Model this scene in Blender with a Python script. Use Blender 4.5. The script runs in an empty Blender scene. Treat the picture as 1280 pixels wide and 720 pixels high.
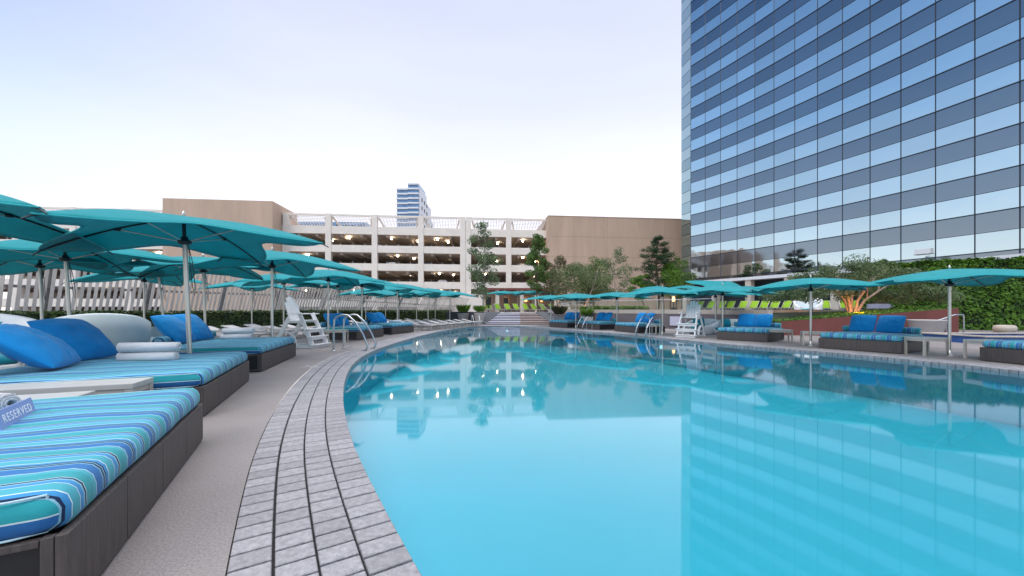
import bpy, bmesh, math, random
from mathutils import Vector, Matrix, noise as mnoise
R = math.radians
PI = math.pi
random.seed(7)
scene = bpy.context.scene
C = scene.collection

# ---------------------------------------------------------------- camera figures
CAM_H = 1.35
FPX = 480.0          # focal length in pixels of the 1280 wide photograph
def px_x(px, Y): return (px - 640.0) / FPX * Y

# ---------------------------------------------------------------- mesh builder
class MB:
    def __init__(s): s.v = []; s.f = []; s.mi = []; s.sm = []
    def add(s, vs, fs, mi=0, smooth=False, M=None):
        o = len(s.v)
        if M is not None: vs = [M @ Vector(p) for p in vs]
        s.v.extend([tuple(p) for p in vs])
        for f in fs:
            s.f.append(tuple(i + o for i in f)); s.mi.append(mi); s.sm.append(smooth)
    def box(s, c, d, rz=0, mi=0, M=None, ch=0.0):
        x, y, z = d[0]/2, d[1]/2, d[2]/2
        m = Matrix.Translation(c) @ Matrix.Rotation(rz, 4, 'Z')
        if M is not None: m = M @ m
        if ch <= 0:
            vs = [(-x,-y,-z),(x,-y,-z),(x,y,-z),(-x,y,-z),(-x,-y,z),(x,-y,z),(x,y,z),(-x,y,z)]
            fs = [(0,3,2,1),(4,5,6,7),(0,1,5,4),(1,2,6,5),(2,3,7,6),(3,0,4,7)]
            s.add(vs, fs, mi, False, m); return
        bm = bmesh.new(); bmesh.ops.create_cube(bm, size=1)
        for v in bm.verts: v.co = Vector((v.co.x*d[0], v.co.y*d[1], v.co.z*d[2]))
        ch = min(ch, min(d)*0.45)
        bmesh.ops.bevel(bm, geom=list(bm.edges), offset=ch, segments=2, affect='EDGES', profile=0.6)
        s.frombm(bm, mi, False, m)
    def frombm(s, bm, mi=0, smooth=False, M=None):
        bm.verts.ensure_lookup_table(); bm.verts.index_update()
        s.add([v.co.copy() for v in bm.verts], [[v.index for v in f.verts] for f in bm.faces], mi, smooth, M)
        bm.free()
    def rbox(s, c, d, r, seg=3, rz=0, mi=0, M=None, smooth=True):
        bm = bmesh.new(); bmesh.ops.create_cube(bm, size=1)
        for v in bm.verts: v.co = Vector((v.co.x*d[0], v.co.y*d[1], v.co.z*d[2]))
        bmesh.ops.bevel(bm, geom=list(bm.edges), offset=min(r, min(d)*0.49), segments=seg, affect='EDGES', profile=0.5)
        m = Matrix.Translation(c) @ Matrix.Rotation(rz, 4, 'Z')
        if M is not None: m = M @ m
        s.frombm(bm, mi, smooth, m)
    def beam(s, p0, p1, w, h, mi=0, up=(0,0,1)):
        p0 = Vector(p0); p1 = Vector(p1); d = p1 - p0; L = d.length
        if L < 1e-6: return
        d.normalize(); up = Vector(up)
        if abs(d.dot(up)) > 0.98: up = Vector((0,1,0)) if abs(d.y) < .9 else Vector((1,0,0))
        sx = d.cross(up).normalized(); sz = sx.cross(d).normalized()
        vs = []
        for p in (p0, p1):
            for a, b in ((-1,-1),(1,-1),(1,1),(-1,1)):
                vs.append(p + sx*a*w/2 + sz*b*h/2)
        s.add(vs, [(0,3,2,1),(4,5,6,7),(0,1,5,4),(1,2,6,5),(2,3,7,6),(3,0,4,7)], mi)
    def tube(s, pts, r, seg=8, mi=0, cap=True):
        pts = [Vector(p) for p in pts]; n = len(pts)
        rs = r if isinstance(r, (list, tuple)) else [r]*n
        rings = []; prev = None
        for i in range(n):
            d = (pts[min(i+1,n-1)] - pts[max(i-1,0)])
            if d.length < 1e-9: d = Vector((0,0,1))
            d.normalize()
            if prev is None:
                a = Vector((0,0,1)) if abs(d.z) < .9 else Vector((1,0,0))
                x = d.cross(a).normalized()
            else:
                x = prev - d*prev.dot(d)
                x = x.normalized() if x.length > 1e-6 else d.orthogonal().normalized()
            prev = x; y = d.cross(x)
            rings.append([pts[i] + (x*math.cos(2*PI*k/seg) + y*math.sin(2*PI*k/seg))*rs[i] for k in range(seg)])
        vs = [p for rg in rings for p in rg]; fs = []
        for i in range(n-1):
            for k in range(seg):
                a = i*seg+k; b = i*seg+(k+1)%seg
                fs.append((a, b, b+seg, a+seg))
        s.add(vs, fs, mi, True)
        if cap:
            s.add(rings[0], [tuple(range(seg-1,-1,-1))], mi); s.add(rings[-1], [tuple(range(seg))], mi)
    def lathe(s, prof, seg=24, c=(0,0,0), mi=0, smooth=True, M=None):
        vs = []; fs = []; n = len(prof)
        for (r, z) in prof:
            for k in range(seg):
                a = 2*PI*k/seg; vs.append((c[0]+r*math.cos(a), c[1]+r*math.sin(a), c[2]+z))
        for i in range(n-1):
            for k in range(seg):
                a = i*seg+k; b = i*seg+(k+1)%seg
                fs.append((a, b, b+seg, a+seg))
        s.add(vs, fs, mi, smooth, M)
        s.add(vs[:seg], [tuple(range(seg-1,-1,-1))], mi, False, M); s.add(vs[-seg:], [tuple(range(seg))], mi, False, M)
    def prism(s, poly, z0, z1, mi=0, M=None):
        n = len(poly)
        vs = [(p[0],p[1],z0) for p in poly] + [(p[0],p[1],z1) for p in poly]
        fs = [tuple(range(n-1,-1,-1)), tuple(range(n,2*n))] + [(i,(i+1)%n,(i+1)%n+n,i+n) for i in range(n)]
        s.add(vs, fs, mi, False, M)
    def leaf(s, p, nrm, L, Wd, rot, mi=0):
        n = nrm.normalized(); t = n.orthogonal().normalized(); b = n.cross(t)
        a = t*math.cos(rot) + b*math.sin(rot); c = n.cross(a)
        s.v.extend([tuple(p - a*L/2), tuple(p + c*Wd/2 + n*L*.12), tuple(p + a*L/2), tuple(p - c*Wd/2 + n*L*.12)])
        o = len(s.v) - 4
        s.f.append((o,o+1,o+2,o+3)); s.mi.append(mi); s.sm.append(False)
    def build(s, name, mats, parent=None, loc=None, rz=None):
        me = bpy.data.meshes.new(name)
        me.from_pydata(s.v, [], s.f)
        if not isinstance(mats, (list, tuple)): mats = [mats]
        for m in mats: me.materials.append(m)
        if len(mats) > 1: me.polygons.foreach_set('material_index', s.mi)
        me.polygons.foreach_set('use_smooth', s.sm)
        me.update()
        o = bpy.data.objects.new(name, me); C.objects.link(o)
        if parent is not None: o.parent = parent
        if loc is not None: o.location = loc
        if rz is not None: o.rotation_euler = (0,0,rz)
        return o

def tag(o, label, cat, group=None):
    o['label'] = label; o['category'] = cat
    if group: o['group'] = group
    return o
def thing(name, label, cat, loc=(0,0,0), rz=0, group=None):
    o = bpy.data.objects.new(name, None); C.objects.link(o)
    o.empty_display_size = .2
    o.location = loc; o.rotation_euler = (0,0,rz)
    return tag(o, label, cat, group)
def structure(o): o['kind'] = 'structure'; return o
def copy_tree(o, parent=None):
    c = o.copy(); C.objects.link(c)
    if parent is not None: c.parent = parent
    for ch in list(o.children):
        copy_tree(ch, c)
    return c
def dup(o, loc, rz, label, group=None, tilt=None):
    c = copy_tree(o); c.location = loc; c.rotation_euler = (0,0,rz)
    if tilt: c.rotation_euler = (tilt[0], tilt[1], rz)
    c['label'] = label
    if group: c['group'] = group
    return c

# ---------------------------------------------------------------- materials
def nmat(name):
    m = bpy.data.materials.new(name); m.use_nodes = True
    nt = m.node_tree; b = nt.nodes['Principled BSDF']
    return m, nt, b
def mat(name, col, rough=.6, metal=0.0, var=.12, scale=6.0, bump=0.0, bscale=40.0, island=0.0, spec=.5, stretch=None, sheen=0.0, detail=4.0):
    m, nt, b = nmat(name)
    N = nt.nodes; Lk = nt.links
    b.inputs['Roughness'].default_value = rough; b.inputs['Metallic'].default_value = metal
    b.inputs['Specular IOR Level'].default_value = spec
    if sheen: b.inputs['Sheen Weight'].default_value = sheen
    tc = N.new('ShaderNodeTexCoord'); src = tc.outputs['Object']
    if stretch:
        mp = N.new('ShaderNodeMapping'); mp.inputs['Scale'].default_value = stretch
        Lk.new(src, mp.inputs['Vector']); src = mp.outputs['Vector']
    nz = N.new('ShaderNodeTexNoise'); nz.inputs['Scale'].default_value = scale; nz.inputs['Detail'].default_value = detail
    nz.inputs['Roughness'].default_value = .62
    Lk.new(src, nz.inputs['Vector'])
    rp = N.new('ShaderNodeValToRGB')
    lo = tuple(max(0, c*(1-var)) for c in col); hi = tuple(min(1, c*(1+var)) for c in col)
    rp.color_ramp.elements[0].position = .3; rp.color_ramp.elements[0].color = (*lo,1)
    rp.color_ramp.elements[1].position = .7; rp.color_ramp.elements[1].color = (*hi,1)
    Lk.new(nz.outputs['Fac'], rp.inputs['Fac'])
    out = rp.outputs['Color']
    if island > 0:
        ge = N.new('ShaderNodeNewGeometry'); mr = N.new('ShaderNodeMapRange')
        mr.inputs['To Min'].default_value = 1-island; mr.inputs['To Max'].default_value = 1+island
        Lk.new(ge.outputs['Random Per Island'], mr.inputs['Value'])
        vm = N.new('ShaderNodeVectorMath'); vm.operation = 'SCALE'
        Lk.new(out, vm.inputs[0]); Lk.new(mr.outputs['Result'], vm.inputs['Scale']); out = vm.outputs['Vector']
    Lk.new(out, b.inputs['Base Color'])
    if bump > 0:
        n2 = N.new('ShaderNodeTexNoise'); n2.inputs['Scale'].default_value = bscale; n2.inputs['Detail'].default_value = 5
        Lk.new(src, n2.inputs['Vector'])
        bp = N.new('ShaderNodeBump'); bp.inputs['Strength'].default_value = bump; bp.inputs['Distance'].default_value = .02
        Lk.new(n2.outputs['Fac'], bp.inputs['Height']); Lk.new(bp.outputs['Normal'], b.inputs['Normal'])
    return m
def leafmat(name, c1, c2, trans=.3):
    m, nt, b = nmat(name); N = nt.nodes; Lk = nt.links
    ge = N.new('ShaderNodeNewGeometry'); rp = N.new('ShaderNodeValToRGB')
    rp.color_ramp.elements[0].color = (*[c*1.1 for c in c1],1); rp.color_ramp.elements[1].color = (*[c*1.12 for c in c2],1)
    tcl = N.new('ShaderNodeTexCoord'); nzl = N.new('ShaderNodeTexNoise'); nzl.inputs['Scale'].default_value = 1.6; nzl.inputs['Detail'].default_value = 3; Lk.new(tcl.outputs['Object'], nzl.inputs['Vector'])
    m1 = N.new('ShaderNodeMath'); m1.operation = 'MULTIPLY_ADD'; m1.inputs[1].default_value = 2.2; m1.inputs[2].default_value = -1.05; Lk.new(nzl.outputs['Fac'], m1.inputs[0])
    m2 = N.new('ShaderNodeMath'); m2.operation = 'MULTIPLY_ADD'; m2.inputs[1].default_value = .75; Lk.new(ge.outputs['Random Per Island'], m2.inputs[0]); Lk.new(m1.outputs[0], m2.inputs[2])
    m2.use_clamp = True
    Lk.new(m2.outputs[0], rp.inputs['Fac'])
    Lk.new(rp.outputs['Color'], b.inputs['Base Color'])
    b.inputs['Roughness'].default_value = .55; b.inputs['Specular IOR Level'].default_value = .35
    tr = N.new('ShaderNodeBsdfTranslucent'); Lk.new(rp.outputs['Color'], tr.inputs['Color'])
    mx = N.new('ShaderNodeMixShader'); mx.inputs[0].default_value = trans
    Lk.new(b.outputs[0], mx.inputs[1]); Lk.new(tr.outputs[0], mx.inputs[2])
    Lk.new(mx.outputs[0], N['Material Output'].inputs['Surface'])
    return m
def emat(name, col, st):
    m, nt, b = nmat(name)
    b.inputs['Base Color'].default_value = (*col,1)
    b.inputs['Emission Color'].default_value = (*col,1); b.inputs['Emission Strength'].default_value = st
    return m
def cloth(name, col, trans=.35, var=.06, rough=.85):
    m, nt, b = nmat(name); N = nt.nodes; Lk = nt.links
    tc = N.new('ShaderNodeTexCoord'); nz = N.new('ShaderNodeTexNoise'); nz.inputs['Scale'].default_value = 3.0; nz.inputs['Detail'].default_value = 5
    Lk.new(tc.outputs['Object'], nz.inputs['Vector'])
    rp = N.new('ShaderNodeValToRGB')
    rp.color_ramp.elements[0].position = .3; rp.color_ramp.elements[1].position = .7
    rp.color_ramp.elements[0].color = (*[c*(1-var) for c in col],1); rp.color_ramp.elements[1].color = (*[min(1,c*(1+var)) for c in col],1)
    Lk.new(nz.outputs['Fac'], rp.inputs['Fac']); Lk.new(rp.outputs['Color'], b.inputs['Base Color'])
    b.inputs['Roughness'].default_value = rough; b.inputs['Specular IOR Level'].default_value = .2
    b.inputs['Sheen Weight'].default_value = .15
    wv = N.new('ShaderNodeTexNoise'); wv.inputs['Scale'].default_value = 9.0; wv.inputs['Detail'].default_value = 3
    Lk.new(tc.outputs['Object'], wv.inputs['Vector'])
    bp = N.new('ShaderNodeBump'); bp.inputs['Strength'].default_value = .25; bp.inputs['Distance'].default_value = .02
    Lk.new(wv.outputs['Fac'], bp.inputs['Height']); Lk.new(bp.outputs['Normal'], b.inputs['Normal'])
    if trans > 0:
        tr = N.new('ShaderNodeBsdfTranslucent'); Lk.new(rp.outputs['Color'], tr.inputs['Color'])
        mx = N.new('ShaderNodeMixShader'); mx.inputs[0].default_value = trans
        Lk.new(b.outputs[0], mx.inputs[1]); Lk.new(tr.outputs[0], mx.inputs[2])
        Lk.new(mx.outputs[0], N['Material Output'].inputs['Surface'])
    return m
def stripes(name, period=.36, axis='X', endz=None):
    m, nt, b = nmat(name); N = nt.nodes; Lk = nt.links
    teal=(.028,.29,.33); cyan=(.055,.335,.41); blue=(.025,.145,.37); navy=(.006,.022,.07); pale=(.20,.42,.54); white=(.55,.66,.70); mid=(.04,.24,.50)
    seq = [(0,blue),(.07,pale),(.09,navy),(.13,pale),(.15,navy),(.18,mid),(.25,white),(.262,cyan),(.43,white),(.442,mid),(.53,pale),(.56,navy),(.60,white),(.612,teal),(.80,cyan),(.88,white),(.892,blue)]
    tc = N.new('ShaderNodeTexCoord'); sp = N.new('ShaderNodeSeparateXYZ'); Lk.new(tc.outputs['Object'], sp.inputs[0])
    wob = N.new('ShaderNodeTexNoise'); wob.inputs['Scale'].default_value = 1.3; Lk.new(tc.outputs['Object'], wob.inputs['Vector'])
    ad = N.new('ShaderNodeMath'); ad.operation = 'MULTIPLY_ADD'; ad.inputs[1].default_value = .035
    Lk.new(wob.outputs['Fac'], ad.inputs[0]); Lk.new(sp.outputs[axis], ad.inputs[2])
    mu = N.new('ShaderNodeMath'); mu.operation = 'MULTIPLY'; mu.inputs[1].default_value = 1/period; Lk.new(ad.outputs[0], mu.inputs[0])
    fr = N.new('ShaderNodeMath'); fr.operation = 'FRACT'; Lk.new(mu.outputs[0], fr.inputs[0])
    rp = N.new('ShaderNodeValToRGB'); cr = rp.color_ramp; cr.interpolation = 'CONSTANT'
    cr.elements[0].position = 0; cr.elements[0].color = (*seq[0][1],1)
    cr.elements[1].position = seq[1][0]; cr.elements[1].color = (*seq[1][1],1)
    for p, c in seq[2:]:
        e = cr.elements.new(p); e.color = (*c,1)
    Lk.new(fr.outputs[0], rp.inputs['Fac'])
    if endz is not None:      # boxed ends : a teal band over a blue one
        r2 = N.new('ShaderNodeValToRGB'); c2 = r2.color_ramp; c2.interpolation = 'CONSTANT'
        c2.elements[0].position = 0; c2.elements[0].color = (.02,.13,.36,1); c2.elements[1].position = .42; c2.elements[1].color = (*white,1)
        for p_, q_ in ((.46,(.02,.30,.34)),(.92,white)):
            e = c2.elements.new(p_); e.color = (*q_,1)
        mz_ = N.new('ShaderNodeMapRange'); mz_.inputs['From Min'].default_value = endz[0]; mz_.inputs['From Max'].default_value = endz[1]; Lk.new(sp.outputs['Z'], mz_.inputs['Value']); Lk.new(mz_.outputs['Result'], r2.inputs['Fac'])
        sn = N.new('ShaderNodeSeparateXYZ'); Lk.new(tc.outputs['Normal'], sn.inputs[0])
        ab = N.new('ShaderNodeMath'); ab.operation = 'ABSOLUTE'; Lk.new(sn.outputs['X'], ab.inputs[0])
        gt = N.new('ShaderNodeMath'); gt.operation = 'GREATER_THAN'; gt.inputs[1].default_value = .72; Lk.new(ab.outputs[0], gt.inputs[0])
        mm = N.new('ShaderNodeMix'); mm.data_type = 'RGBA'; Lk.new(gt.outputs[0], mm.inputs[0]); Lk.new(rp.outputs['Color'], mm.inputs[6]); Lk.new(r2.outputs['Color'], mm.inputs[7])
        Lk.new(mm.outputs[2], b.inputs['Base Color'])
    else: Lk.new(rp.outputs['Color'], b.inputs['Base Color'])
    b.inputs['Roughness'].default_value = .8; b.inputs['Specular IOR Level'].default_value = .25; b.inputs['Sheen Weight'].default_value = .1
    n2 = N.new('ShaderNodeTexNoise'); n2.inputs['Scale'].default_value = 6; n2.inputs['Detail'].default_value = 6; Lk.new(tc.outputs['Object'], n2.inputs['Vector'])
    bp = N.new('ShaderNodeBump'); bp.inputs['Strength'].default_value = .45; bp.inputs['Distance'].default_value = .025
    Lk.new(n2.outputs['Fac'], bp.inputs['Height']); Lk.new(bp.outputs['Normal'], b.inputs['Normal'])
    return m

M = {}
M['teal'] = cloth('teal_canvas', (.026,.39,.43), .42)
M['hem'] = cloth('teal_hem', (.05,.50,.53), .3)
M['blue'] = cloth('blue_cushion', (.003,.215,.54), 0)
M['tealc'] = cloth('teal_cushion', (.012,.25,.33), 0)
M['stripe'] = stripes('striped_fabric', .37, 'X', (.39,.565))
M['stripe_low'] = stripes('striped_fabric_low', .37, 'X', (.365,.535))
M['stripe_b'] = stripes('striped_bolster', .30, 'X')
M['piping'] = cloth('piping', (.42,.60,.68), 0)
M['wicker'] = mat('grey_wicker', (.070,.058,.055), .6, var=.32, scale=5, bump=.35, bscale=30, stretch=(9,9,.6))
M['black'] = mat('black_panel', (.012,.012,.014), .5, var=.2)
M['dark'] = mat('dark_metal', (.018,.028,.035), .45, .3)
M['alu'] = mat('aluminium', (.58,.56,.52), .34, .85, var=.08, scale=3)
M['steel'] = mat('stainless', (.50,.53,.56), .22, .95, var=.05)
M['towel'] = mat('white_terry', (.80,.81,.83), .95, var=.05, bump=.9, bscale=160, sheen=.3)
M['table'] = mat('beige_metal', (.50,.47,.42), .45, .15, var=.06)
M['tabletop'] = mat('pale_top', (.47,.47,.45), .35, var=.06, scale=3)
M['white'] = mat('white_poly', (.78,.79,.80), .45, var=.05)
M['shell'] = mat('pale_plastic', (.50,.58,.60), .42, var=.05, scale=2)
M['mesh'] = mat('grey_sling', (.50,.49,.50), .75, var=.12, bump=.3, bscale=200)
M['lframe'] = mat('lounger_frame', (.42,.41,.40), .45, .4)
M['lime'] = cloth('lime_fabric', (.27,.46,.03), .1)
M['bark'] = mat('bark', (.12,.085,.06), .9, var=.4, scale=9, bump=.6, bscale=30)
M['palebark'] = mat('pale_bark', (.33,.29,.25), .85, var=.35, scale=9, bump=.5, bscale=30)
M['leaf_grey'] = leafmat('leaf_grey', (.05,.09,.042), (.19,.26,.125))
M['leaf_green'] = leafmat('leaf_green', (.04,.10,.022), (.165,.26,.06))
M['leaf_bright'] = leafmat('leaf_bright', (.05,.13,.016), (.19,.33,.045))
M['leaf_olive'] = leafmat('leaf_olive', (.06,.095,.04), (.19,.23,.10))
M['leaf_brown'] = leafmat('leaf_brown', (.08,.08,.04), (.22,.19,.10))
M['leaf_pine'] = leafmat('leaf_pine', (.016,.045,.018), (.06,.115,.045))
M['leaf_hedge'] = leafmat('leaf_hedge', (.025,.075,.010), (.13,.27,.03), .25)
M['leaf_dhedge'] = leafmat('leaf_dark_hedge', (.014,.036,.009), (.065,.11,.025), .15)
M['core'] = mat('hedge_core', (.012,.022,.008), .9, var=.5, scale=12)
M['cream'] = mat('cream_paint', (.76,.705,.645), .75, var=.07, scale=.6, bump=.08, bscale=10)
M['garage_in'] = mat('garage_concrete', (.62,.55,.50), .85, var=.2, scale=.4)
M['tan'] = mat('tan_stucco', (.50,.37,.285), .9, var=.13, scale=.5, bump=.25, bscale=14, detail=9, stretch=(1,1,.16))
M['tan2'] = mat('podium_tan', (.36,.27,.20), .85, var=.12, scale=.5)
M['col'] = mat('column_stone', (.56,.51,.44), .7, var=.08, scale=1)
M['lav'] = mat('grey_wall_paint', (.155,.135,.150), .75, var=.10, scale=.7, bump=.12, bscale=20)
M['darkgrey'] = mat('dark_grey_paint', (.075,.080,.095), .7, var=.15, scale=1)
M['band'] = mat('cream_stone', (.46,.41,.36), .7, var=.10, scale=1.2)
M['red'] = mat('rust_wall', (.17,.050,.042), .75, var=.16, scale=.8, bump=.12, bscale=20)
M['pot'] = mat('pale_pot', (.48,.45,.44), .6, var=.07, scale=2)
M['slatw'] = mat('pale_slat', (.55,.50,.46), .7, var=.12, scale=1.5, island=.15)
M['fencepost'] = mat('fence_grey', (.22,.215,.21), .7, var=.15)
M['concrete'] = mat('pale_concrete', (.50,.47,.47), .8, var=.1, scale=1)
M['bluetile'] = mat('blue_tile', (.03,.10,.30), .3, var=.2, scale=4)
M['lilac'] = mat('lilac_panel', (.55,.54,.68), .5, var=.04)
M['planter'] = mat('blue_grey_planter', (.25,.27,.36), .65, var=.08)
M['bluestep'] = mat('blue_step', (.035,.05,.15), .6, var=.2, scale=3)
M['brownstep'] = mat('brown_step', (.10,.065,.06), .6, var=.2, scale=3)
M['wstep'] = mat('white_step', (.68,.66,.68), .6, var=.06)
M['lamp'] = emat('garage_lamp', (1.0,.84,.60), 36.0)
M['warm'] = emat('warm_lamp', (1.0,.50,.16), 3.5)
M['plamp'] = emat('pool_lamp', (.75,.95,1.0), 1.3)
M['sign'] = mat('periwinkle_sign', (.23,.32,.60), .5, var=.04)
M['faded'] = mat('faded_paint', (.40,.385,.385), .7, var=.2, scale=20)
M['letter'] = mat('white_letter', (.85,.87,.9), .5, var=.02)
M['rope'] = mat('dark_rope', (.05,.07,.08), .8)

# deck : exposed pebble concrete
def deckmat():
    m, nt, b = nmat('deck_concrete'); N = nt.nodes; Lk = nt.links
    tc = N.new('ShaderNodeTexCoord')
    big = N.new('ShaderNodeTexNoise'); big.inputs['Scale'].default_value = .55; big.inputs['Detail'].default_value = 6
    fine = N.new('ShaderNodeTexNoise'); fine.inputs['Scale'].default_value = 75; fine.inputs['Detail'].default_value = 3
    for n in (big, fine): Lk.new(tc.outputs['Object'], n.inputs['Vector'])
    r1 = N.new('ShaderNodeValToRGB'); r1.color_ramp.elements[0].position=.3; r1.color_ramp.elements[1].position=.72
    r1.color_ramp.elements[0].color=(.185,.168,.164,1); r1.color_ramp.elements[1].color=(.28,.258,.255,1)
    r2 = N.new('ShaderNodeValToRGB'); r2.color_ramp.elements[0].position=.33; r2.color_ramp.elements[1].position=.68
    r2.color_ramp.elements[0].color=(.76,.75,.75,1); r2.color_ramp.elements[1].color=(1.2,1.2,1.19,1)
    Lk.new(big.outputs['Fac'], r1.inputs['Fac']); Lk.new(fine.outputs['Fac'], r2.inputs['Fac'])
    mx = N.new('ShaderNodeMix'); mx.data_type='RGBA'; mx.blend_type='MULTIPLY'; mx.inputs[0].default_value=1
    Lk.new(r1.outputs['Color'], mx.inputs[6]); Lk.new(r2.outputs['Color'], mx.inputs[7])
    Lk.new(mx.outputs[2], b.inputs['Base Color']); b.inputs['Roughness'].default_value=.62
    bp = N.new('ShaderNodeBump'); bp.inputs['Strength'].default_value=.5; bp.inputs['Distance'].default_value=.004
    Lk.new(fine.outputs['Fac'], bp.inputs['Height']); Lk.new(bp.outputs['Normal'], b.inputs['Normal'])
    return m
M['deck'] = deckmat()
M['brick'] = mat('coping_brick', (.262,.257,.272), .6, var=.26, scale=24, bump=.55, bscale=70, island=.13, detail=8)
M['grout'] = mat('grout', (.022,.021,.023), .9, var=.2)
M['plaster'] = mat('pool_plaster', (.19,.60,.745), .7, var=.035, scale=.35)
def watermat():
    m, nt, b = nmat('pool_water'); N = nt.nodes; Lk = nt.links
    N.remove(b)
    tc = N.new('ShaderNodeTexCoord')
    mp = N.new('ShaderNodeMapping'); mp.inputs['Scale'].default_value=(1.0,.55,1); Lk.new(tc.outputs['Object'], mp.inputs['Vector'])
    nz = N.new('ShaderNodeTexNoise'); nz.inputs['Scale'].default_value=1.7; nz.inputs['Detail'].default_value=3; Lk.new(mp.outputs['Vector'], nz.inputs['Vector'])
    bp = N.new('ShaderNodeBump'); bp.inputs['Strength'].default_value=.009; bp.inputs['Distance'].default_value=.05; Lk.new(nz.outputs['Fac'], bp.inputs['Height'])
    fr = N.new('ShaderNodeFresnel'); fr.inputs['IOR'].default_value=1.72; Lk.new(bp.outputs['Normal'], fr.inputs['Normal'])
    tr = N.new('ShaderNodeBsdfTransparent'); tr.inputs['Color'].default_value=(.46,.93,.985,1)
    gl = N.new('ShaderNodeBsdfGlossy'); gl.inputs['Roughness'].default_value=.04; gl.inputs['Color'].default_value=(.97,.99,1,1); Lk.new(bp.outputs['Normal'], gl.inputs['Normal'])
    mx = N.new('ShaderNodeMixShader'); Lk.new(fr.outputs[0], mx.inputs[0]); Lk.new(tr.outputs[0], mx.inputs[1]); Lk.new(gl.outputs[0], mx.inputs[2])
    Lk.new(mx.outputs[0], N['Material Output'].inputs['Surface'])
    return m
M['water'] = watermat()
def glassmat(name, col, rough, wav):
    m, nt, b = nmat(name); N = nt.nodes; Lk = nt.links
    ge = N.new('ShaderNodeNewGeometry'); mr = N.new('ShaderNodeMapRange'); mr.inputs['To Min'].default_value=.90; mr.inputs['To Max'].default_value=1.06
    Lk.new(ge.outputs['Random Per Island'], mr.inputs['Value'])
    oi = N.new('ShaderNodeObjectInfo'); mr2 = N.new('ShaderNodeMapRange'); mr2.inputs['To Min'].default_value=.93; mr2.inputs['To Max'].default_value=1.05
    Lk.new(oi.outputs['Random'], mr2.inputs['Value'])
    mu = N.new('ShaderNodeMath'); mu.operation='MULTIPLY'; Lk.new(mr.outputs['Result'], mu.inputs[0]); Lk.new(mr2.outputs['Result'], mu.inputs[1])
    cc = N.new('ShaderNodeRGB'); cc.outputs[0].default_value=(*col,1)
    vm = N.new('ShaderNodeVectorMath'); vm.operation='SCALE'; Lk.new(cc.outputs[0], vm.inputs[0]); Lk.new(mu.outputs[0], vm.inputs['Scale'])
    Lk.new(vm.outputs['Vector'], b.inputs['Base Color'])
    b.inputs['Metallic'].default_value=1; b.inputs['Roughness'].default_value=rough
    tc = N.new('ShaderNodeTexCoord'); nz = N.new('ShaderNodeTexNoise'); nz.inputs['Scale'].default_value=.55; nz.inputs['Detail'].default_value=1
    Lk.new(tc.outputs['Object'], nz.inputs['Vector'])
    bp = N.new('ShaderNodeBump'); bp.inputs['Strength'].default_value=wav; bp.inputs['Distance'].default_value=.05
    Lk.new(nz.outputs['Fac'], bp.inputs['Height']); Lk.new(bp.outputs['Normal'], b.inputs['Normal'])
    return m
M['glass_l'] = glassmat('mirror_glass', (.60,.685,.73), .03, .17)
M['glass_m'] = glassmat('end_glass', (.28,.40,.45), .04, .2)
M['glass_e'] = glassmat('end_glass_pale', (.40,.53,.56), .04, .2)
M['glass_d'] = glassmat('spandrel_glass', (.255,.285,.33), .06, .12)
M['mull'] = mat('mullion_dark', (.03,.04,.055), .4, .4)
M['farblue'] = mat('far_blue_glass', (.18,.30,.48), .2, .3, var=.25, scale=.3)
M['farwhite'] = mat('far_white', (.70,.72,.76), .8, var=.05)
def railglass():
    m, nt, b = nmat('rail_glass'); N = nt.nodes; Lk = nt.links
    N.remove(b)
    fr = N.new('ShaderNodeFresnel'); fr.inputs['IOR'].default_value=1.4
    tr = N.new('ShaderNodeBsdfTransparent'); tr.inputs['Color'].default_value=(.88,.93,.92,1)
    gl = N.new('ShaderNodeBsdfGlossy'); gl.inputs['Roughness'].default_value=.02
    mx = N.new('ShaderNodeMixShader'); Lk.new(fr.outputs[0], mx.inputs[0]); Lk.new(tr.outputs[0], mx.inputs[1]); Lk.new(gl.outputs[0], mx.inputs[2])
    Lk.new(mx.outputs[0], N['Material Output'].inputs['Surface'])
    return m
M['rglass'] = railglass()
# ================================================================ camera, light, sky
cam = bpy.data.cameras.new('camera'); co = bpy.data.objects.new('camera', cam); C.objects.link(co)
cam.sensor_width = 36.0; cam.lens = 36.0*FPX/1280.0; cam.shift_y = 27.0/1280.0
cam.clip_start = .05; cam.clip_end = 5000
co.location = (0,0,CAM_H); co.rotation_euler = (R(90),0,0)
scene.camera = co

SUN_EL, SUN_AZ = 40.0, -150.0        # azimuth from +Y towards +X : high soft light from behind and left
w = bpy.data.worlds.new('World'); scene.world = w; w.use_nodes = True
nt = w.node_tree; N = nt.nodes; Lk = nt.links
bg = N['Background']
sky = N.new('ShaderNodeTexSky'); sky.sky_type = 'NISHITA'; sky.sun_disc = False
sky.sun_elevation = R(SUN_EL); sky.sun_rotation = R(SUN_AZ); sky.air_density = 1.0; sky.dust_density = 1.2; sky.ozone_density = 2.2
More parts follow.
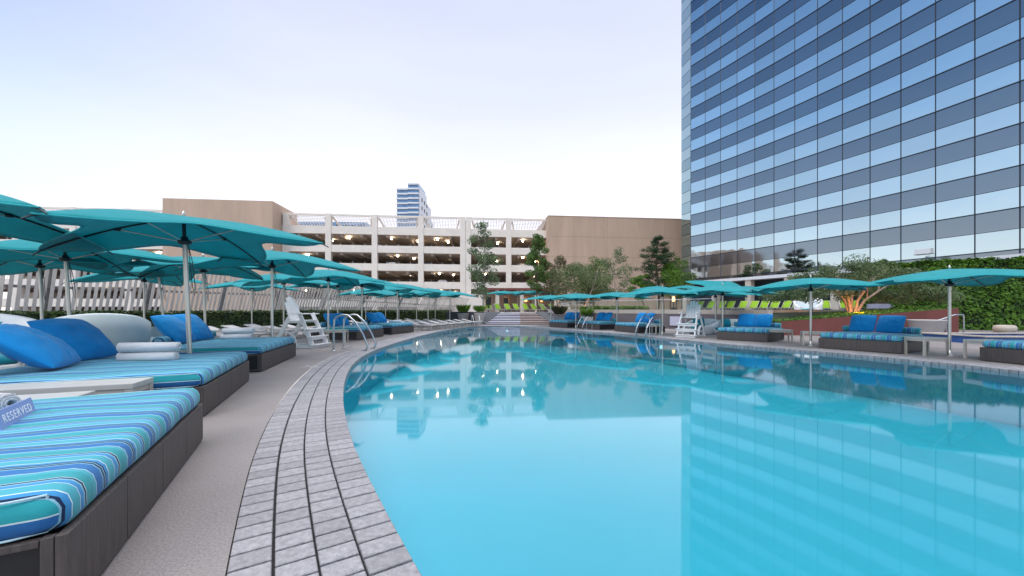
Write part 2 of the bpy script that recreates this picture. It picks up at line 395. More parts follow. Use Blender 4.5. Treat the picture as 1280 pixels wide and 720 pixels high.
# dawn veil: bright white towards the front horizon, deeper blue to the sides, zenith above the view brightened to light deck and parasol tops
tc = N.new('ShaderNodeTexCoord'); sp = N.new('ShaderNodeSeparateXYZ'); Lk.new(tc.outputs['Generated'], sp.inputs[0])
def ramp(stops):
    r = N.new('ShaderNodeValToRGB'); e = r.color_ramp.elements
    e[0].position, e[0].color = stops[0][0], (*stops[0][1],1); e[1].position, e[1].color = stops[1][0], (*stops[1][1],1)
    for p, c in stops[2:]:
        k = e.new(p); k.color = (*c,1)
    Lk.new(sp.outputs['Z'], r.inputs['Fac']); return r
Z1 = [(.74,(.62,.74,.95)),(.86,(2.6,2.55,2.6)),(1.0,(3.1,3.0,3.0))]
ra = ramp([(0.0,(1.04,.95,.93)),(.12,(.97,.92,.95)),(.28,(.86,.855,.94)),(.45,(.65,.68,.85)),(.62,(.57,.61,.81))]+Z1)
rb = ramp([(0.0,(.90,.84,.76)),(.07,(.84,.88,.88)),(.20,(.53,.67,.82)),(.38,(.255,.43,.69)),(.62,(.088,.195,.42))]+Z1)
hx = N.new('ShaderNodeVectorMath'); hx.operation='MULTIPLY'; hx.inputs[1].default_value=(1,1,0); Lk.new(tc.outputs['Generated'], hx.inputs[0])
hn = N.new('ShaderNodeVectorMath'); hn.operation='NORMALIZE'; Lk.new(hx.outputs['Vector'], hn.inputs[0])
hd_ = N.new('ShaderNodeVectorMath'); hd_.operation='DOT_PRODUCT'; hd_.inputs[1].default_value=(math.sin(R(14)),math.cos(R(14)),0); Lk.new(hn.outputs['Vector'], hd_.inputs[0])
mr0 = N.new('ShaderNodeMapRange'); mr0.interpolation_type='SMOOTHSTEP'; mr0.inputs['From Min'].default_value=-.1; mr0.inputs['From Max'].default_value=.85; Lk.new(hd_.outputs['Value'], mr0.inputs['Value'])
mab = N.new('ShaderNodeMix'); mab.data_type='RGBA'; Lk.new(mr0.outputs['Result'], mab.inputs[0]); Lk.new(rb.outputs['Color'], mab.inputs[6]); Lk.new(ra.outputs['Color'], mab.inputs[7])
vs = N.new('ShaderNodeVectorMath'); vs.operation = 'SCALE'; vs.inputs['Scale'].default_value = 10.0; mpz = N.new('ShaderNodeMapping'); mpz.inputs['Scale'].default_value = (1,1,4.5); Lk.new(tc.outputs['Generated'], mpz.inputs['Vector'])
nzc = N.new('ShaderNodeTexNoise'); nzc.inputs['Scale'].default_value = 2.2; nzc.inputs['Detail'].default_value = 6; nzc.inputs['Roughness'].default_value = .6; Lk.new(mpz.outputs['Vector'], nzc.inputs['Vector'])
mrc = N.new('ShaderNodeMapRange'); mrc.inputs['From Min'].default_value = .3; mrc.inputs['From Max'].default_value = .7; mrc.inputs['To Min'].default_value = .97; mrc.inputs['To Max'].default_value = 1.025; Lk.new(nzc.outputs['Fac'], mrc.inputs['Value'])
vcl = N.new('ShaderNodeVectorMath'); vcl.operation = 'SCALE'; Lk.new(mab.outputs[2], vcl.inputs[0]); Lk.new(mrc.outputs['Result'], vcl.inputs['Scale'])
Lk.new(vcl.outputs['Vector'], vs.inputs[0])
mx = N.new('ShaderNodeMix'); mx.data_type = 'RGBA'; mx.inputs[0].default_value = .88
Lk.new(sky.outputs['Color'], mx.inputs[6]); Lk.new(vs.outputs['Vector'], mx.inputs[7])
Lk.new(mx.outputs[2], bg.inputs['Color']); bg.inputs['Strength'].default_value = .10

sun = bpy.data.lights.new('sun', 'SUN'); so = bpy.data.objects.new('sun', sun); C.objects.link(so)
sun.energy = .8; sun.angle = R(25); sun.color = (1.0,.93,.85)
sd = Vector((math.sin(R(SUN_AZ))*math.cos(R(SUN_EL)), math.cos(R(SUN_AZ))*math.cos(R(SUN_EL)), math.sin(R(SUN_EL))))
so.rotation_euler = (-sd).to_track_quat('-Z','Y').to_euler()

vs_ = scene.view_settings
vs_.view_transform = 'Standard'; vs_.look = 'None'; vs_.exposure = 0.54; vs_.gamma = 1.0; vs_.use_curve_mapping = False
scene.cycles.use_denoising = True
scene.cycles.max_bounces = 8; scene.cycles.transparent_max_bounces = 10; scene.cycles.glossy_bounces = 4
scene.cycles.sample_clamp_indirect = 6.0
scene.cycles.caustics_reflective = False; scene.cycles.caustics_refractive = False

# ================================================================ pool outline
PTS = [(.75,0),(.12,1.0),(-.486,1.946),(-.741,2.356),(-1.153,3.04),(-1.618,3.85),(-2.14,4.87),(-2.65,5.97),(-3.36,7.71),(-4.05,9.82),(-4.5,12),
       (-4.78,16.2),(-4.6,22.7),(-3.9,28),(-2.5,31.6),(-.6,32.6),(1.0,31.3),(2.4,28.3),(4.4,24.6),(6.2,21.4),(7.4,18),(8.6,14.9),(10,12.4),(10.8,10.4),
       (11.25,8.5),(11.3,5),(10.5,.5),(8.5,-3.5),(5.2,-5.2),(2.6,-3.2)]
def catmull(P, per=40):
    out = []; n = len(P)
    for i in range(n):
        p0, p1, p2, p3 = [Vector(P[(i+k-1) % n]) for k in range(4)]
        t0 = 0; t1 = t0 + (p1-p0).length**.5; t2 = t1 + (p2-p1).length**.5; t3 = t2 + (p3-p2).length**.5
        for k in range(per):
            t = t1 + (t2-t1)*k/per
            a1 = p0*((t1-t)/(t1-t0)) + p1*((t-t0)/(t1-t0)); a2 = p1*((t2-t)/(t2-t1)) + p2*((t-t1)/(t2-t1)); a3 = p2*((t3-t)/(t3-t2)) + p3*((t-t2)/(t3-t2))
            b1 = a1*((t2-t)/(t2-t0)) + a2*((t-t0)/(t2-t0)); b2 = a2*((t3-t)/(t3-t1)) + a3*((t-t1)/(t3-t1))
            out.append(b1*((t2-t)/(t2-t1)) + b2*((t-t1)/(t2-t1)))
    return out
def resample(P, n):
    L = [0]
    for i in range(len(P)): L.append(L[-1] + (P[(i+1) % len(P)] - P[i]).length)
    out = []; j = 0
    for k in range(n):
        t = L[-1]*k/n
        while L[j+1] < t: j += 1
        f = (t-L[j])/max(1e-9, L[j+1]-L[j]); out.append(P[j].lerp(P[(j+1) % len(P)], f))
    return out, L[-1]
curve, _ = resample(catmull(PTS), 1400)
for _ in range(60):
    curve = [(curve[i-1] + curve[i]*2 + curve[(i+1) % len(curve)])/4 for i in range(len(curve))]
NC = 1400
curve, PERIM = resample(curve, NC)
tang = [(curve[(i+2) % NC]-curve[i-2]).normalized() for i in range(NC)]
norm = [Vector((-t.y, t.x)) for t in tang]
for _ in range(30):
    norm = [((norm[i-1]+norm[i]*2+norm[(i+1)%NC])/4).normalized() for i in range(NC)]
def cpt(u, d):
    u = (u % 1.0)*NC; i = int(u) % NC; f = u-int(u); j = (i+1) % NC
    p = curve[i].lerp(curve[j], f); n = norm[i].lerp(norm[j], f).normalized()
    return p + n*d
def outline(d, n=500): return [cpt(k/n, d) for k in range(n)]

WATER_Z, POOL_Z = -.075, -1.25
ROW = .206
OUT = ROW*4
# deck sheet with the pool's hole
def sheet(loops, z):
    bm = bmesh.new(); ed = []
    for lp in loops:
        vs = [bm.verts.new((p[0],p[1],z)) for p in lp]
        for i in range(len(vs)): ed.append(bm.edges.new((vs[i], vs[(i+1) % len(vs)])))
    bmesh.ops.triangle_fill(bm, use_beauty=True, use_dissolve=False, edges=ed)
    bm.normal_update()
    for f in bm.faces:
        if f.normal.z < 0: f.normal_flip()
    return bm
big = [(-900,-900),(900,-900),(900,1100),(-900,1100)]
mb = MB(); mb.frombm(sheet([big, outline(OUT)], 0.0))
structure(mb.build('pool_deck', M['deck']))
# grout bed ring
mb = MB(); n = 500; a = outline(0.012, n); b = outline(OUT+.01, n)
vsx = [(p.x,p.y,-.022) for p in a] + [(p.x,p.y,-.022) for p in b]
mb.add(vsx, [(i,(i+1)%n,(i+1)%n+n,i+n) for i in range(n)])
structure(mb.build('coping_bed', M['grout']))
# coping bricks, four courses
mb = MB(); nb = round(PERIM/.152)
for k in range(4):
    d0 = k*ROW + .006 + (0 if k else -.03); d1 = (k+1)*ROW - (.007 if k != 2 else .010)
    off = (0,.37,.12,.61)[k]
    for i in range(nb):
        u0 = (i+off+.065)/nb; u1 = (i+1+off-.065)/nb
        um = (u0+u1)/2
        zt = .004 + random.uniform(-.0015,.0015)
        q = []
        c = .005
        e0 = (u1-u0)*c/.14
        for (ua, ub, da, db, z) in ((u0,u1,d0,d1,-.09 if k==0 else -.03),(u0,u1,d0,d1,zt-c),(u0+e0,u1-e0,d0+c,d1-c,zt)):
            for (u, d) in ((ua,da),(ub,da),(ub,db),(ua,db)):
                p = cpt(u, d); q.append((p.x,p.y,z))
        mb.add(q, [(0,1,5,4),(1,2,6,5),(2,3,7,6),(3,0,4,7),(4,5,9,8),(5,6,10,9),(6,7,11,10),(7,4,8,11),(8,9,10,11)])
structure(mb.build('pool_coping', M['brick']))
# pool basin and water
mb = MB(); n = 500; a = outline(0.02, n)
mb.frombm(sheet([[(p.x,p.y) for p in a]], POOL_Z))
vsx = [(p.x,p.y,POOL_Z) for p in a] + [(p.x,p.y,-.02) for p in a]
mb.add(vsx, [(i,i+n,(i+1)%n+n,(i+1)%n) for i in range(n)], 0, True)
structure(mb.build('pool_basin', M['plaster']))
mb = MB(); mb.frombm(sheet([[(p.x,p.y) for p in outline(.01)]], WATER_Z))
structure(mb.build('pool_water', M['water']))
# faded white no diving marks painted on the deck
mb = MB()
for (x,y) in ((-4.75,9.0),):
    for (a,b_) in (((-.16,-.05),(.02,.10)),((.02,.10),(.20,.02)),((-.2,.16),(.22,-.12)),((-.05,.16),(.02,.20)),((.10,-.1),(.24,-.02))):
        mb.beam((x+a[0],y+a[1]*1.6,.004),(x+b_[0],y+b_[1]*1.6,.004),.045,.004)
structure(mb.build('deck_marking', M['faded']))
# round lamps set in the pool wall
for (px_, side) in ((430,0),):
    pass
def near_u(x, y):
    return min(range(NC), key=lambda i: (curve[i]-Vector((x,y))).length)/NC
for (x, y, lab) in ((7.2,18.5,'round pool lamp glowing under the coping near the white lifeguard chair'),(-.4,32.6,'round pool lamp glowing under the coping below the painted steps')):
    u = near_u(x, y); p = cpt(u, .0); q = cpt(u, -.3); d = (q-p).normalized()
    rz = math.atan2(d.y, d.x)
    t = thing('pool_lamp', lab, 'pool light', (p.x, p.y, -.45), rz)
    m1 = Matrix.Rotation(R(90), 4, 'Y')
    mb = MB(); mb.lathe([(.13,0),(.15,.02),(.15,.04),(.11,.05)], 20, M=m1); mb.build('bezel', M['steel'], t)
    mb = MB(); mb.lathe([(.105,.045),(.09,.06),(.01,.068)], 20, M=m1); mb.build('lens', M['plamp'], t)

# ================================================================ terrace, retaining walls, staircase
TZ = 1.02
ter = [(-6.2,37.4),(3.3,37.4),(4.4,36.2),(8.4,30.6),(11.9,27.1),(13.4,24.6),(26.4,26.6),(26.4,64),(-6.2,64)]
mb = MB(); mb.prism(ter, -.05, TZ); structure(mb.build('terrace', M['concrete']))
def wall(name, label, pts, z0, z1, th, m, cap=None, cat='wall', z1b=None):
    t = thing(name, label, cat, (pts[0][0], pts[0][1], 0))
    o = Vector((pts[0][0], pts[0][1], 0)); mb = MB(); mc = MB()
    for i in range(len(pts)-1):
        a = Vector((*pts[i],0))-o; b = Vector((*pts[i+1],0))-o; d = (b-a).normalized(); nn = Vector((-d.y,d.x,0))
        q = [a-nn*th/2, b-nn*th/2, b+nn*th/2, a+nn*th/2]
        za, zb = z1, z1
        if z1b is not None:
            za = z1 + (z1b-z1)*i/(len(pts)-1); zb = z1 + (z1b-z1)*(i+1)/(len(pts)-1)
        vs = [(p.x,p.y,z0) for p in q] + [(q[0].x,q[0].y,za),(q[1].x,q[1].y,zb),(q[2].x,q[2].y,zb),(q[3].x,q[3].y,za)]
        mb.add(vs, [(3,2,1,0),(4,5,6,7),(0,1,5,4),(1,2,6,5),(2,3,7,6),(3,0,4,7)])
        if cap:
            (h, ov, cm) = cap
            q = [a-nn*(th/2+ov)-d*.01, b-nn*(th/2+ov)+d*.01, b+nn*(th/2+ov)+d*.01, a+nn*(th/2+ov)-d*.01]
            vs = [(p.x,p.y,z1+.003) for p in q] + [(p.x,p.y,z1+h) for p in q]
            mc.add(vs, [(3,2,1,0),(4,5,6,7),(0,1,5,4),(1,2,6,5),(2,3,7,6),(3,0,4,7)])
    mb.build('wall_face', m, t)
    if cap: mc.build('coping', cap[2], t)
    return t
wall('retaining_wall', 'grey lavender retaining wall below the terrace, topped by a cream stone band', [(3.6,37.0),(4.3,35.9),(8.3,30.3),(11.8,26.8),(13.3,24.2),(13.9,20.7)], 0, TZ+.03, .3, M['lav'], (.30,.02,M['band']))
wall('low_wall', 'dark grey low wall behind the white pots, ending at the staircase', [(-6.3,37.1),(-2.7,37.1)], 0, TZ+.12, .3, M['darkgrey'])
wall('curb_wall', 'cream stone curb edging the terrace behind the orange lit tree', [(13.4,24.45),(26.3,26.45)], TZ-.2, TZ+.33, .3, M['band'])
wall('red_wall', 'rust red wall that climbs towards the tall ivy hedge', [(14.1,20.3),(23.0,19.9)], 0, .72, .28, M['red'], z1b=1.42)
wall('red_return_wall', 'short rust red end wall running back towards the ivy hedge', [(23.1,20.1),(23.6,25.6)], 0, 1.42, .28, M['red'])
# planting bed behind the red wall
mb = MB(); n = 8; vs = []
for a in range(n+1):
    for b in range(n+1):
        f, tq = a/n, b/n
        x = (14.15+8.8*f)*(1-tq) + (13.6+9.7*f)*tq; y = (20.46-.4*f)*(1-tq) + (24.3+1.75*f)*tq
        vs.append((x,y,(.60+.66*f)*(1-tq) + (1.10+.17*f)*tq))
mb.add(vs, [(a*(n+1)+b,(a+1)*(n+1)+b,(a+1)*(n+1)+b+1,a*(n+1)+b+1) for a in range(n) for b in range(n)])
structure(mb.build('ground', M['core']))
mb = MB(); rnd = random.Random(3)
for _ in range(9000):
    x = rnd.uniform(14.05,23.2); f = (x-14.2)/8.9
    y = 20.2-.4*f + (rnd.random()**2.2)*4.2; z = .62 + .66*f + .12*rnd.random() + .04
    nn = Vector((rnd.gauss(0,.6), rnd.gauss(-.3,.6), 1))
    mb.leaf(Vector((x,y,z)), nn, rnd.uniform(.07,.14), rnd.uniform(.05,.09), rnd.uniform(0,6.28))
o = mb.build('ground_cover', M['leaf_hedge']); o['kind'] = 'stuff'; o['label'] = 'low green ground cover spilling over the top of the rust red wall'

st = thing('staircase', 'wide flaring steps with pale painted edges, blue on one half and brown on the other', 'stairs', (.6,34.7,0))
NS = 7; rise = TZ/NS; run = .39
for k in range(NS):
    w0 = 5.9 - k*.37; y0 = k*run
    mb = MB()
    h = rise*(k+1)
    xm = .15
    depth = NS*run - y0 + .0
    x0 = -w0/2; x1 = w0/2
    for (a, b, mi) in ((x0, xm, 0), (xm, x1, 1)):
        mb.box(((a+b)/2, y0 + run/2 + .02, h - rise/2 - .026), (b-a, run + .0, rise-.052), mi=mi)
        mb.box(((a+b)/2, y0 + run/2, h - .0255), (b-a-.002, run + .04, .05), mi=2 if mi == 0 else 3)
    mb.build('step', [M['bluestep'], M['brownstep'], M['wstep'], mat('beige_step_%d' % k, (.50,.43,.42), .6, var=.06)], st)
for sx in (-1, 1):
    nm = 'dark grey sloping wall flanking the steps beside the tall white pot' if sx < 0 else 'dark grey sloping wall flanking the steps beside the square planter'
    t = thing('stair_wall', nm, 'wall', (.6,34.7,0))
    mb = MB()
    a0 = 2.97*sx; a1 = 1.72*sx; th = 1.1*sx
    q = [(a0,0.0),(a1,2.75),(a1+th*1.55,2.75),(a0+th*.25,0.0)]
    if sx < 0: q = q[::-1]
    zt = {}
    vs = [(x,y,0) for x,y in q] + [(x,y,.16 + (TZ+.10-.16)*y/2.75) for x,y in q]
    mb.add(vs, [(3,2,1,0),(4,5,6,7),(0,1,5,4),(1,2,6,5),(2,3,7,6),(3,0,4,7)])
    mb.build('wall_face', M['darkgrey'], t)
    t = thing('handrail', 'steel handrail climbing the steps on the %s side' % ('tall pot' if sx < 0 else 'square planter'), 'railing', (.6,34.7,0))
    mb = MB(); mb.tube([(a0+.2*sx,.2,1.0),(a1+.4*sx,2.6,TZ+.95)], .025, 8); mb.build('rail', M['steel'], t)
    for f in (.15,.85):
        x = a0+.2*sx+(a1-a0+.2*sx)*f; y = .2+2.4*f
        mb = MB(); mb.tube([(x,y,.1+.8*f),(x,y,1.0+(TZ-.05)*f)], .02, 8); mb.build('post', M['steel'], t)

# ================================================================ parking garage
A = Vector((-39.4,66.5)); B = Vector((6.7,71.3)); FD = (B-A).normalized(); GR = math.atan2(FD.y, FD.x)
def s_at(px):
    k = (px-640)/FPX      # A+FD*s on the ray x = k y
    return (k*A.y - A.x)/(FD.x - k*FD.y)
gar = thing('parking_garage', 'cream four storey parking garage with open decks and lamps inside', 'building', (A.x,A.y,0), GR)
cols = [s_at(p) for p in (357,410,468,526,578.5)]
cols2 = [s_at(p) for p in (585.5,636,687)]
pitch = 8.3
left = [cols[0]-pitch*k for k in range(7,0,-1)]
bays = []
allc = left + cols
for i in range(len(allc)-1): bays.append((allc[i], allc[i+1]))
for i in range(2): bays.append((cols2[i], cols2[i+1]))
CW = .95
for s in allc + cols2:
    mb = MB(); mb.box((s,.45,9.1),(CW,.9,18.2)); mb.build('column', M['cream'], gar)
OP = [(12.75-3.2*k, 14.7-3.2*k) for k in range(4)]
lampset = {(0,0):(.75,.3),(1,0):(.9,.7),(2,0):(.65,.3),(3,0):(.62,.5)}
rnd = random.Random(11)
DEPTH = 17.0
x0g, x1g = left[0], cols2[-1]
for k in range(5):       # floor plates
    z = 12.75-3.2*k - 1.1
    if z < 0: continue
    mb = MB(); mb.box(((x0g+x1g)/2, .3+DEPTH/2, z), (x1g-x0g, DEPTH, .35)); mb.build('floor_plate', M['garage_in'], gar)
mb = MB(); mb.box(((x0g+x1g)/2, .3+DEPTH/2, 15.0), (x1g-x0g, DEPTH, .35)); mb.build('floor_plate', M['garage_in'], gar)
mb = MB(); mb.box(((x0g+x1g)/2, DEPTH+.5, 7.4), (x1g-x0g, .3, 14.8)); mb.build('back_wall', M['garage_in'], gar)
for (a, b) in bays:
    a1 = a+CW/2; b1 = b-CW/2; cx = (a1+b1)/2; wd = b1-a1
    # spandrels
    tops = [(14.7,16.05)] + [(OP[k+1][1], OP[k][0]) for k in range(3)] + [(0.0 if a > cols[2] or True else 0, OP[3][0])]
    for (z0, z1) in tops:
        if z1-z0 > 2: z0 = z1-1.3
        mb = MB(); mb.box((cx,.32,(z0+z1)/2),(wd,.42,z1-z0)); mb.build('parapet', M['cream'], gar)
    # ceiling beams running back and a sloping ramp edge
    for k in range(4):
        z = OP[k][1]
        mb = MB()
        for f in (.22,.72):
            mb.box((a1+wd*f, 8.6, z+.10-.25),(.4,15.5,.5))
        mb.build('ceiling_beam', M['garage_in'], gar)
        if k < 4 and b > -30:
            for f, yy in ((rnd.uniform(.25,.45), 3.0),(rnd.uniform(.6,.9), rnd.uniform(5,9))):
                if rnd.random() < .78:
                    mb = MB(); mb.lathe([(.02,.16),(.15,.12),(.17,0),(.10,-.05),(.01,-.07)], 12, c=(a1+wd*f, yy, z-.24)); mb.build('lamp', M['lamp'], gar)
        mb = MB()
        for q in range(3): mb.tube([(a1+wd*(.2+.3*q), .75, OP[k][0]-.05),(a1+wd*(.2+.3*q), .75, OP[k][0]+.42)], .035, 6)
        mb.build('guard_rail', M['farwhite'], gar)
    # roof sunshade : front beam, slats, braces
    mb = MB(); mb.box((cx,.3,18.0),(wd,.4,.32)); mb.build('roof_beam', M['cream'], gar)
    mb = MB()
    for q in range(9):
        f = q/8; mb.beam((a1+.15,.6+3.4*f,17.95-1.35*f),(b1-.15,.6+3.4*f,17.95-1.35*f),.16,.05)
    for q in range(13):
        x = a1+.2+(wd-.4)*q/12; mb.beam((x,.6,17.9),(x,4.0,16.55),.06,.05)
    mb.build('sunshade_lattice', M['farwhite'], gar)
    for f in (.03,.97):
        mb = MB(); mb.beam((a1+wd*f,.5,17.6),(a1+wd*f+(.9 if f<.5 else -.9),4.3,15.6),.22,.3); mb.build('brace', M['cream'], gar)
def parked_car(name, label, loc, rz, paint):
    t = thing(name, label, 'car', loc, rz)
    prof = [(-2.2,.35),(-2.25,.75),(-1.95,.92),(-1.55,.98),(-1.0,1.42),(.45,1.45),(1.2,1.0),(2.05,.85),(2.25,.62),(2.2,.35)]
    mb = MB(); n = len(prof); vs = []
    for sy in (-1,1):
        for (x,z) in prof: vs.append((x, sy*(.88-(.20 if z > 1.1 else 0)), z))
    mb.add(vs, [tuple(range(n-1,-1,-1)), tuple(range(n,2*n))] + [(i,(i+1)%n,(i+1)%n+n,i+n) for i in range(n)]); mb.build('body', paint, t)
    mb = MB()
    for sy in (-1,1): mb.add([(-1.35,sy*.885,1.02),(.95,sy*.885,1.02),(.40,sy*.72,1.39),(-.95,sy*.72,1.37)], [(0,1,2,3)])
    mb.build('window', M['dark'], t)
    for x in (-1.4,1.4):
        for sy in (-1,1):
            p = MB(); p.lathe([(.33,-.1),(.34,0),(.33,.1),(.2,.11)], 16, c=(0,0,0), M=Matrix.Translation((x,sy*.82,.34)) @ Matrix.Rotation(R(90),4,'X')); p.build('wheel', M['black'], t)
    return t
CARS = [(468,.30,0,'white','white car parked by the edge of the top covered garage deck'),(534,.5,1,'grey','grey car parked on the second garage deck behind the guard rails'),
        (552,.5,2,'white','white car parked on the lowest lit garage deck'),(486,.5,1,'white','white car parked on the middle garage deck under two lamps'),(620,.5,0,'dark','dark car parked on the top deck above the young tree'),(655,.5,1,'grey','grey car parked on the garage deck beside the tan hall')]
PAINT = {'white': M['farwhite'], 'grey': mat('grey_paint', (.30,.31,.33), .35, .3), 'dark': mat('dark_paint', (.04,.045,.06), .3, .3)}
for (px,_,lv,pc,lab) in CARS:
    sx = s_at(px); q = A + FD*sx + Vector((-FD.y,FD.x))*3.2
    parked_car('parked_car', lab, (q.x,q.y,12.75-3.2*lv-.92), GR+R(90), PAINT[pc])
# solid end wall at the ground and the pipe between the two halves
mb = MB(); mb.box(((cols[-1]+cols2[0])/2,.5,8.8),(cols2[0]-cols[-1]-CW+.02,.5,17.6)); mb.build('joint_panel', M['garage_in'], gar)
mb = MB(); mb.tube([((cols[-1]+cols2[0])/2+.1,.1,3.2),((cols[-1]+cols2[0])/2+.1,.1,15)], .09, 8); mb.build('downpipe', M['darkgrey'], gar)
mb = MB(); s0 = cols[-1]-1.4; s1 = cols2[0]+2.6
mb.box(((s0+s1)/2,-.15,2.1),(s1-s0,.3,4.2)); mb.build('base_wall', M['cream'], gar)

# beige stair block in front of the garage
sa = s_at(221); sb = s_at(352)
t = thing('stair_block', 'plain tan block projecting from the cream garage, behind the parasols', 'building', (A.x,A.y,0), GR)
def panel_block(t, x0, x1, y0, y1, z1, nx, nz, m, zs=None):
    mb = MB(); mb.box(((x0+x1)/2,(y0+y1)/2+.03,z1/2),(x1-x0-.06,y1-y0-.06,z1-.04)); mb.build('joint_backing', M['bark'], t)
    g = .028
    for i in range(nx):
        for k in range(nz):
            xa = x0+(x1-x0)*i/nx; xb = x0+(x1-x0)*(i+1)/nx
            za = z1*k/nz; zb = z1*(k+1)/nz
            p = MB(); p.box(((xa+xb)/2,(y0+y1)/2-.0,(za+zb)/2),(xb-xa-(g if nx > 1 else 0),y1-y0,zb-za-g)); p.build('wall_panel', m, t)
panel_block(t, sa, sb, -3.0, 6.0, 19.3, 1, 1, M['tan'])
# big tan hall
t = thing('tan_hall', 'large windowless tan stucco hall between the garage and the glass tower', 'building', (A.x,A.y,0), GR)
def s_at_off(px, off):
    k = (px-640)/FPX; P0 = A + Vector((-FD.y, FD.x))*off
    return (k*P0.y - P0.x)/(FD.x - k*FD.y)
h0 = s_at_off(685.5,-2.0); h1 = h0 + 33
panel_block(t, h0, h1, -2.0, 14, 18.25, 3, 5, M['tan'])
mb = MB(); mb.box(((h0+h1)/2,6,18.25+.05),(h1-h0+.1,16.1,.12)); mb.build('roof_edge', M['tan'], t)

# entrance pavilion under the garage
t = thing('entrance_pavilion', 'low tan entrance porch with pale columns and warm wall lamps behind the lime loungers', 'building', (-2.6,52,0), R(4))
mb = MB(); mb.box((4.2,3.2,2.2),(10.6,.3,4.4)); mb.build('back_wall', M['tan2'], t)
mb = MB(); mb.box((4.2,1.2,4.1),(11.2,4.4,.25)); mb.build('canopy_roof', M['red'], t)
for x in (.6,3.9,5.9,8.6):
    mb = MB(); mb.box((x,-.4,2.0),(.5,.5,4.0)); mb.build('column', M['col'], t)
for x in (2.0,4.8,7.1):
    mb = MB(); mb.lathe([(.02,.2),(.16,.16),(.18,-.12),(.02,-.18)], 12, c=(x,2.9,2.7)); mb.build('wall_lamp', M['warm'], t)
for i, (x, y) in enumerate(((-2.5,41.0),(-.7,44.0))):
    t = thing('loudspeaker', 'black loudspeaker box on a short stand beside the %s' % ('leaning young tree trunk' if i == 0 else 'pale porch column'), 'speaker', (x,y,TZ))
    mb = MB(); mb.box((0,0,1.25),(.55,.5,.85),ch=.03); mb.build('cabinet', M['black'], t)
    mb = MB(); mb.tube([(0,0,.0),(0,0,.85)],.05,8); mb.box((0,0,.02),(.5,.5,.04)); mb.build('stand', M['dark'], t)

# far towers
t = thing('far_tower', 'distant slim high rise with blue glass front and white side', 'building', (-97,345,0))
mb = MB(); mb.box((-1.5,14,55),(10,27,110)); mb.build('core', M['farblue'], t)
mb = MB(); mb.box((8.2,14,57.5),(9.4,27.4,115)); mb.build('core', M['farblue'], t)
for k in range(26):
    z = 109.5-4.3*k
    p = MB(); p.box((-1.6,-.3,z),(10.2,1.8,1.3)); p.build('balcony_slab', M['farwhite'], t)
    p = MB(); p.box((8.35,-.5,z+4.6),(9.5,2.0,1.3)); p.build('balcony_slab', M['farwhite'], t)
for (yy, dy, hh) in ((14.5,27,111),(38,19,104),(54,12,92)):
    mb = MB(); mb.box((13.6,yy,hh/2),(1.2,dy,hh)); mb.build('side_wall', M['farwhite'], t)
for k in range(11):
    for q in range(5):
        p = MB(); p.box((14.3,8+10*q,86-7.6*k+ (16 if q < 3 else 0)),(.5,3,3.0)); p.build('window', M['dark'], t)
t = thing('far_block', 'long low blue glass building seen over the garage roof', 'building', (-88,165,0), R(2))
mb = MB(); mb.box((10,8,19.5),(30,16,39.2)); mb.build('body', M['farblue'], t)
for q in range(9):
    p = MB(); p.box((-3+3.2*q,-.1,37.2),(1.6,.3,1.2)); p.build('window', M['dark'], t)

# ================================================================ glass tower
Pm = {13: Vector((39.75,30.0))}
hd = R(16.6); step = 2.44; dh = R(11.8)/13
h = hd
for i in range(12,-1,-1):
    h = hd + dh*(12-i+.5)
    Pm[i] = Pm[i+1] + Vector((-math.sin(h), math.cos(h)))*step
h = hd
for i in range(14,18):
    h = hd - dh*(i-13)
    Pm[i] = Pm[i-1] - Vector((-math.sin(h), math.cos(h)))*step
TW0 = Vector((Pm[0].x, Pm[0].y, 0))
tow = thing('glass_tower', 'tall curved tower of mirror glass rows alternating with dark spandrel rows', 'building', (TW0.x,TW0.y,0))
GZ, HF, NF = 5.62, 1.64, 17
loc = lambda P: Vector((P.x-TW0.x, P.y-TW0.y))
def panel(i, z0, z1, prot=.0, tilt=0.0):
    a, b = loc(Pm[i]), loc(Pm[i+1]); d = (b-a).normalized(); nn = Vector((d.y,-d.x))   # towards the viewer?
    if nn.x > 0: nn = -nn
    q = [a + d*.02 - nn*.02, b - d*.02 - nn*.02, b - d*.02 + nn*(.04+tilt), a + d*.02 + nn*(.04-tilt)]
    vs = [(p.x,p.y,z0) for p in q] + [(p.x,p.y,z1) for p in q]
    return vs, [(0,1,2,3),(7,6,5,4),(0,4,5,1),(1,5,6,2),(2,6,7,3),(3,7,4,0)]
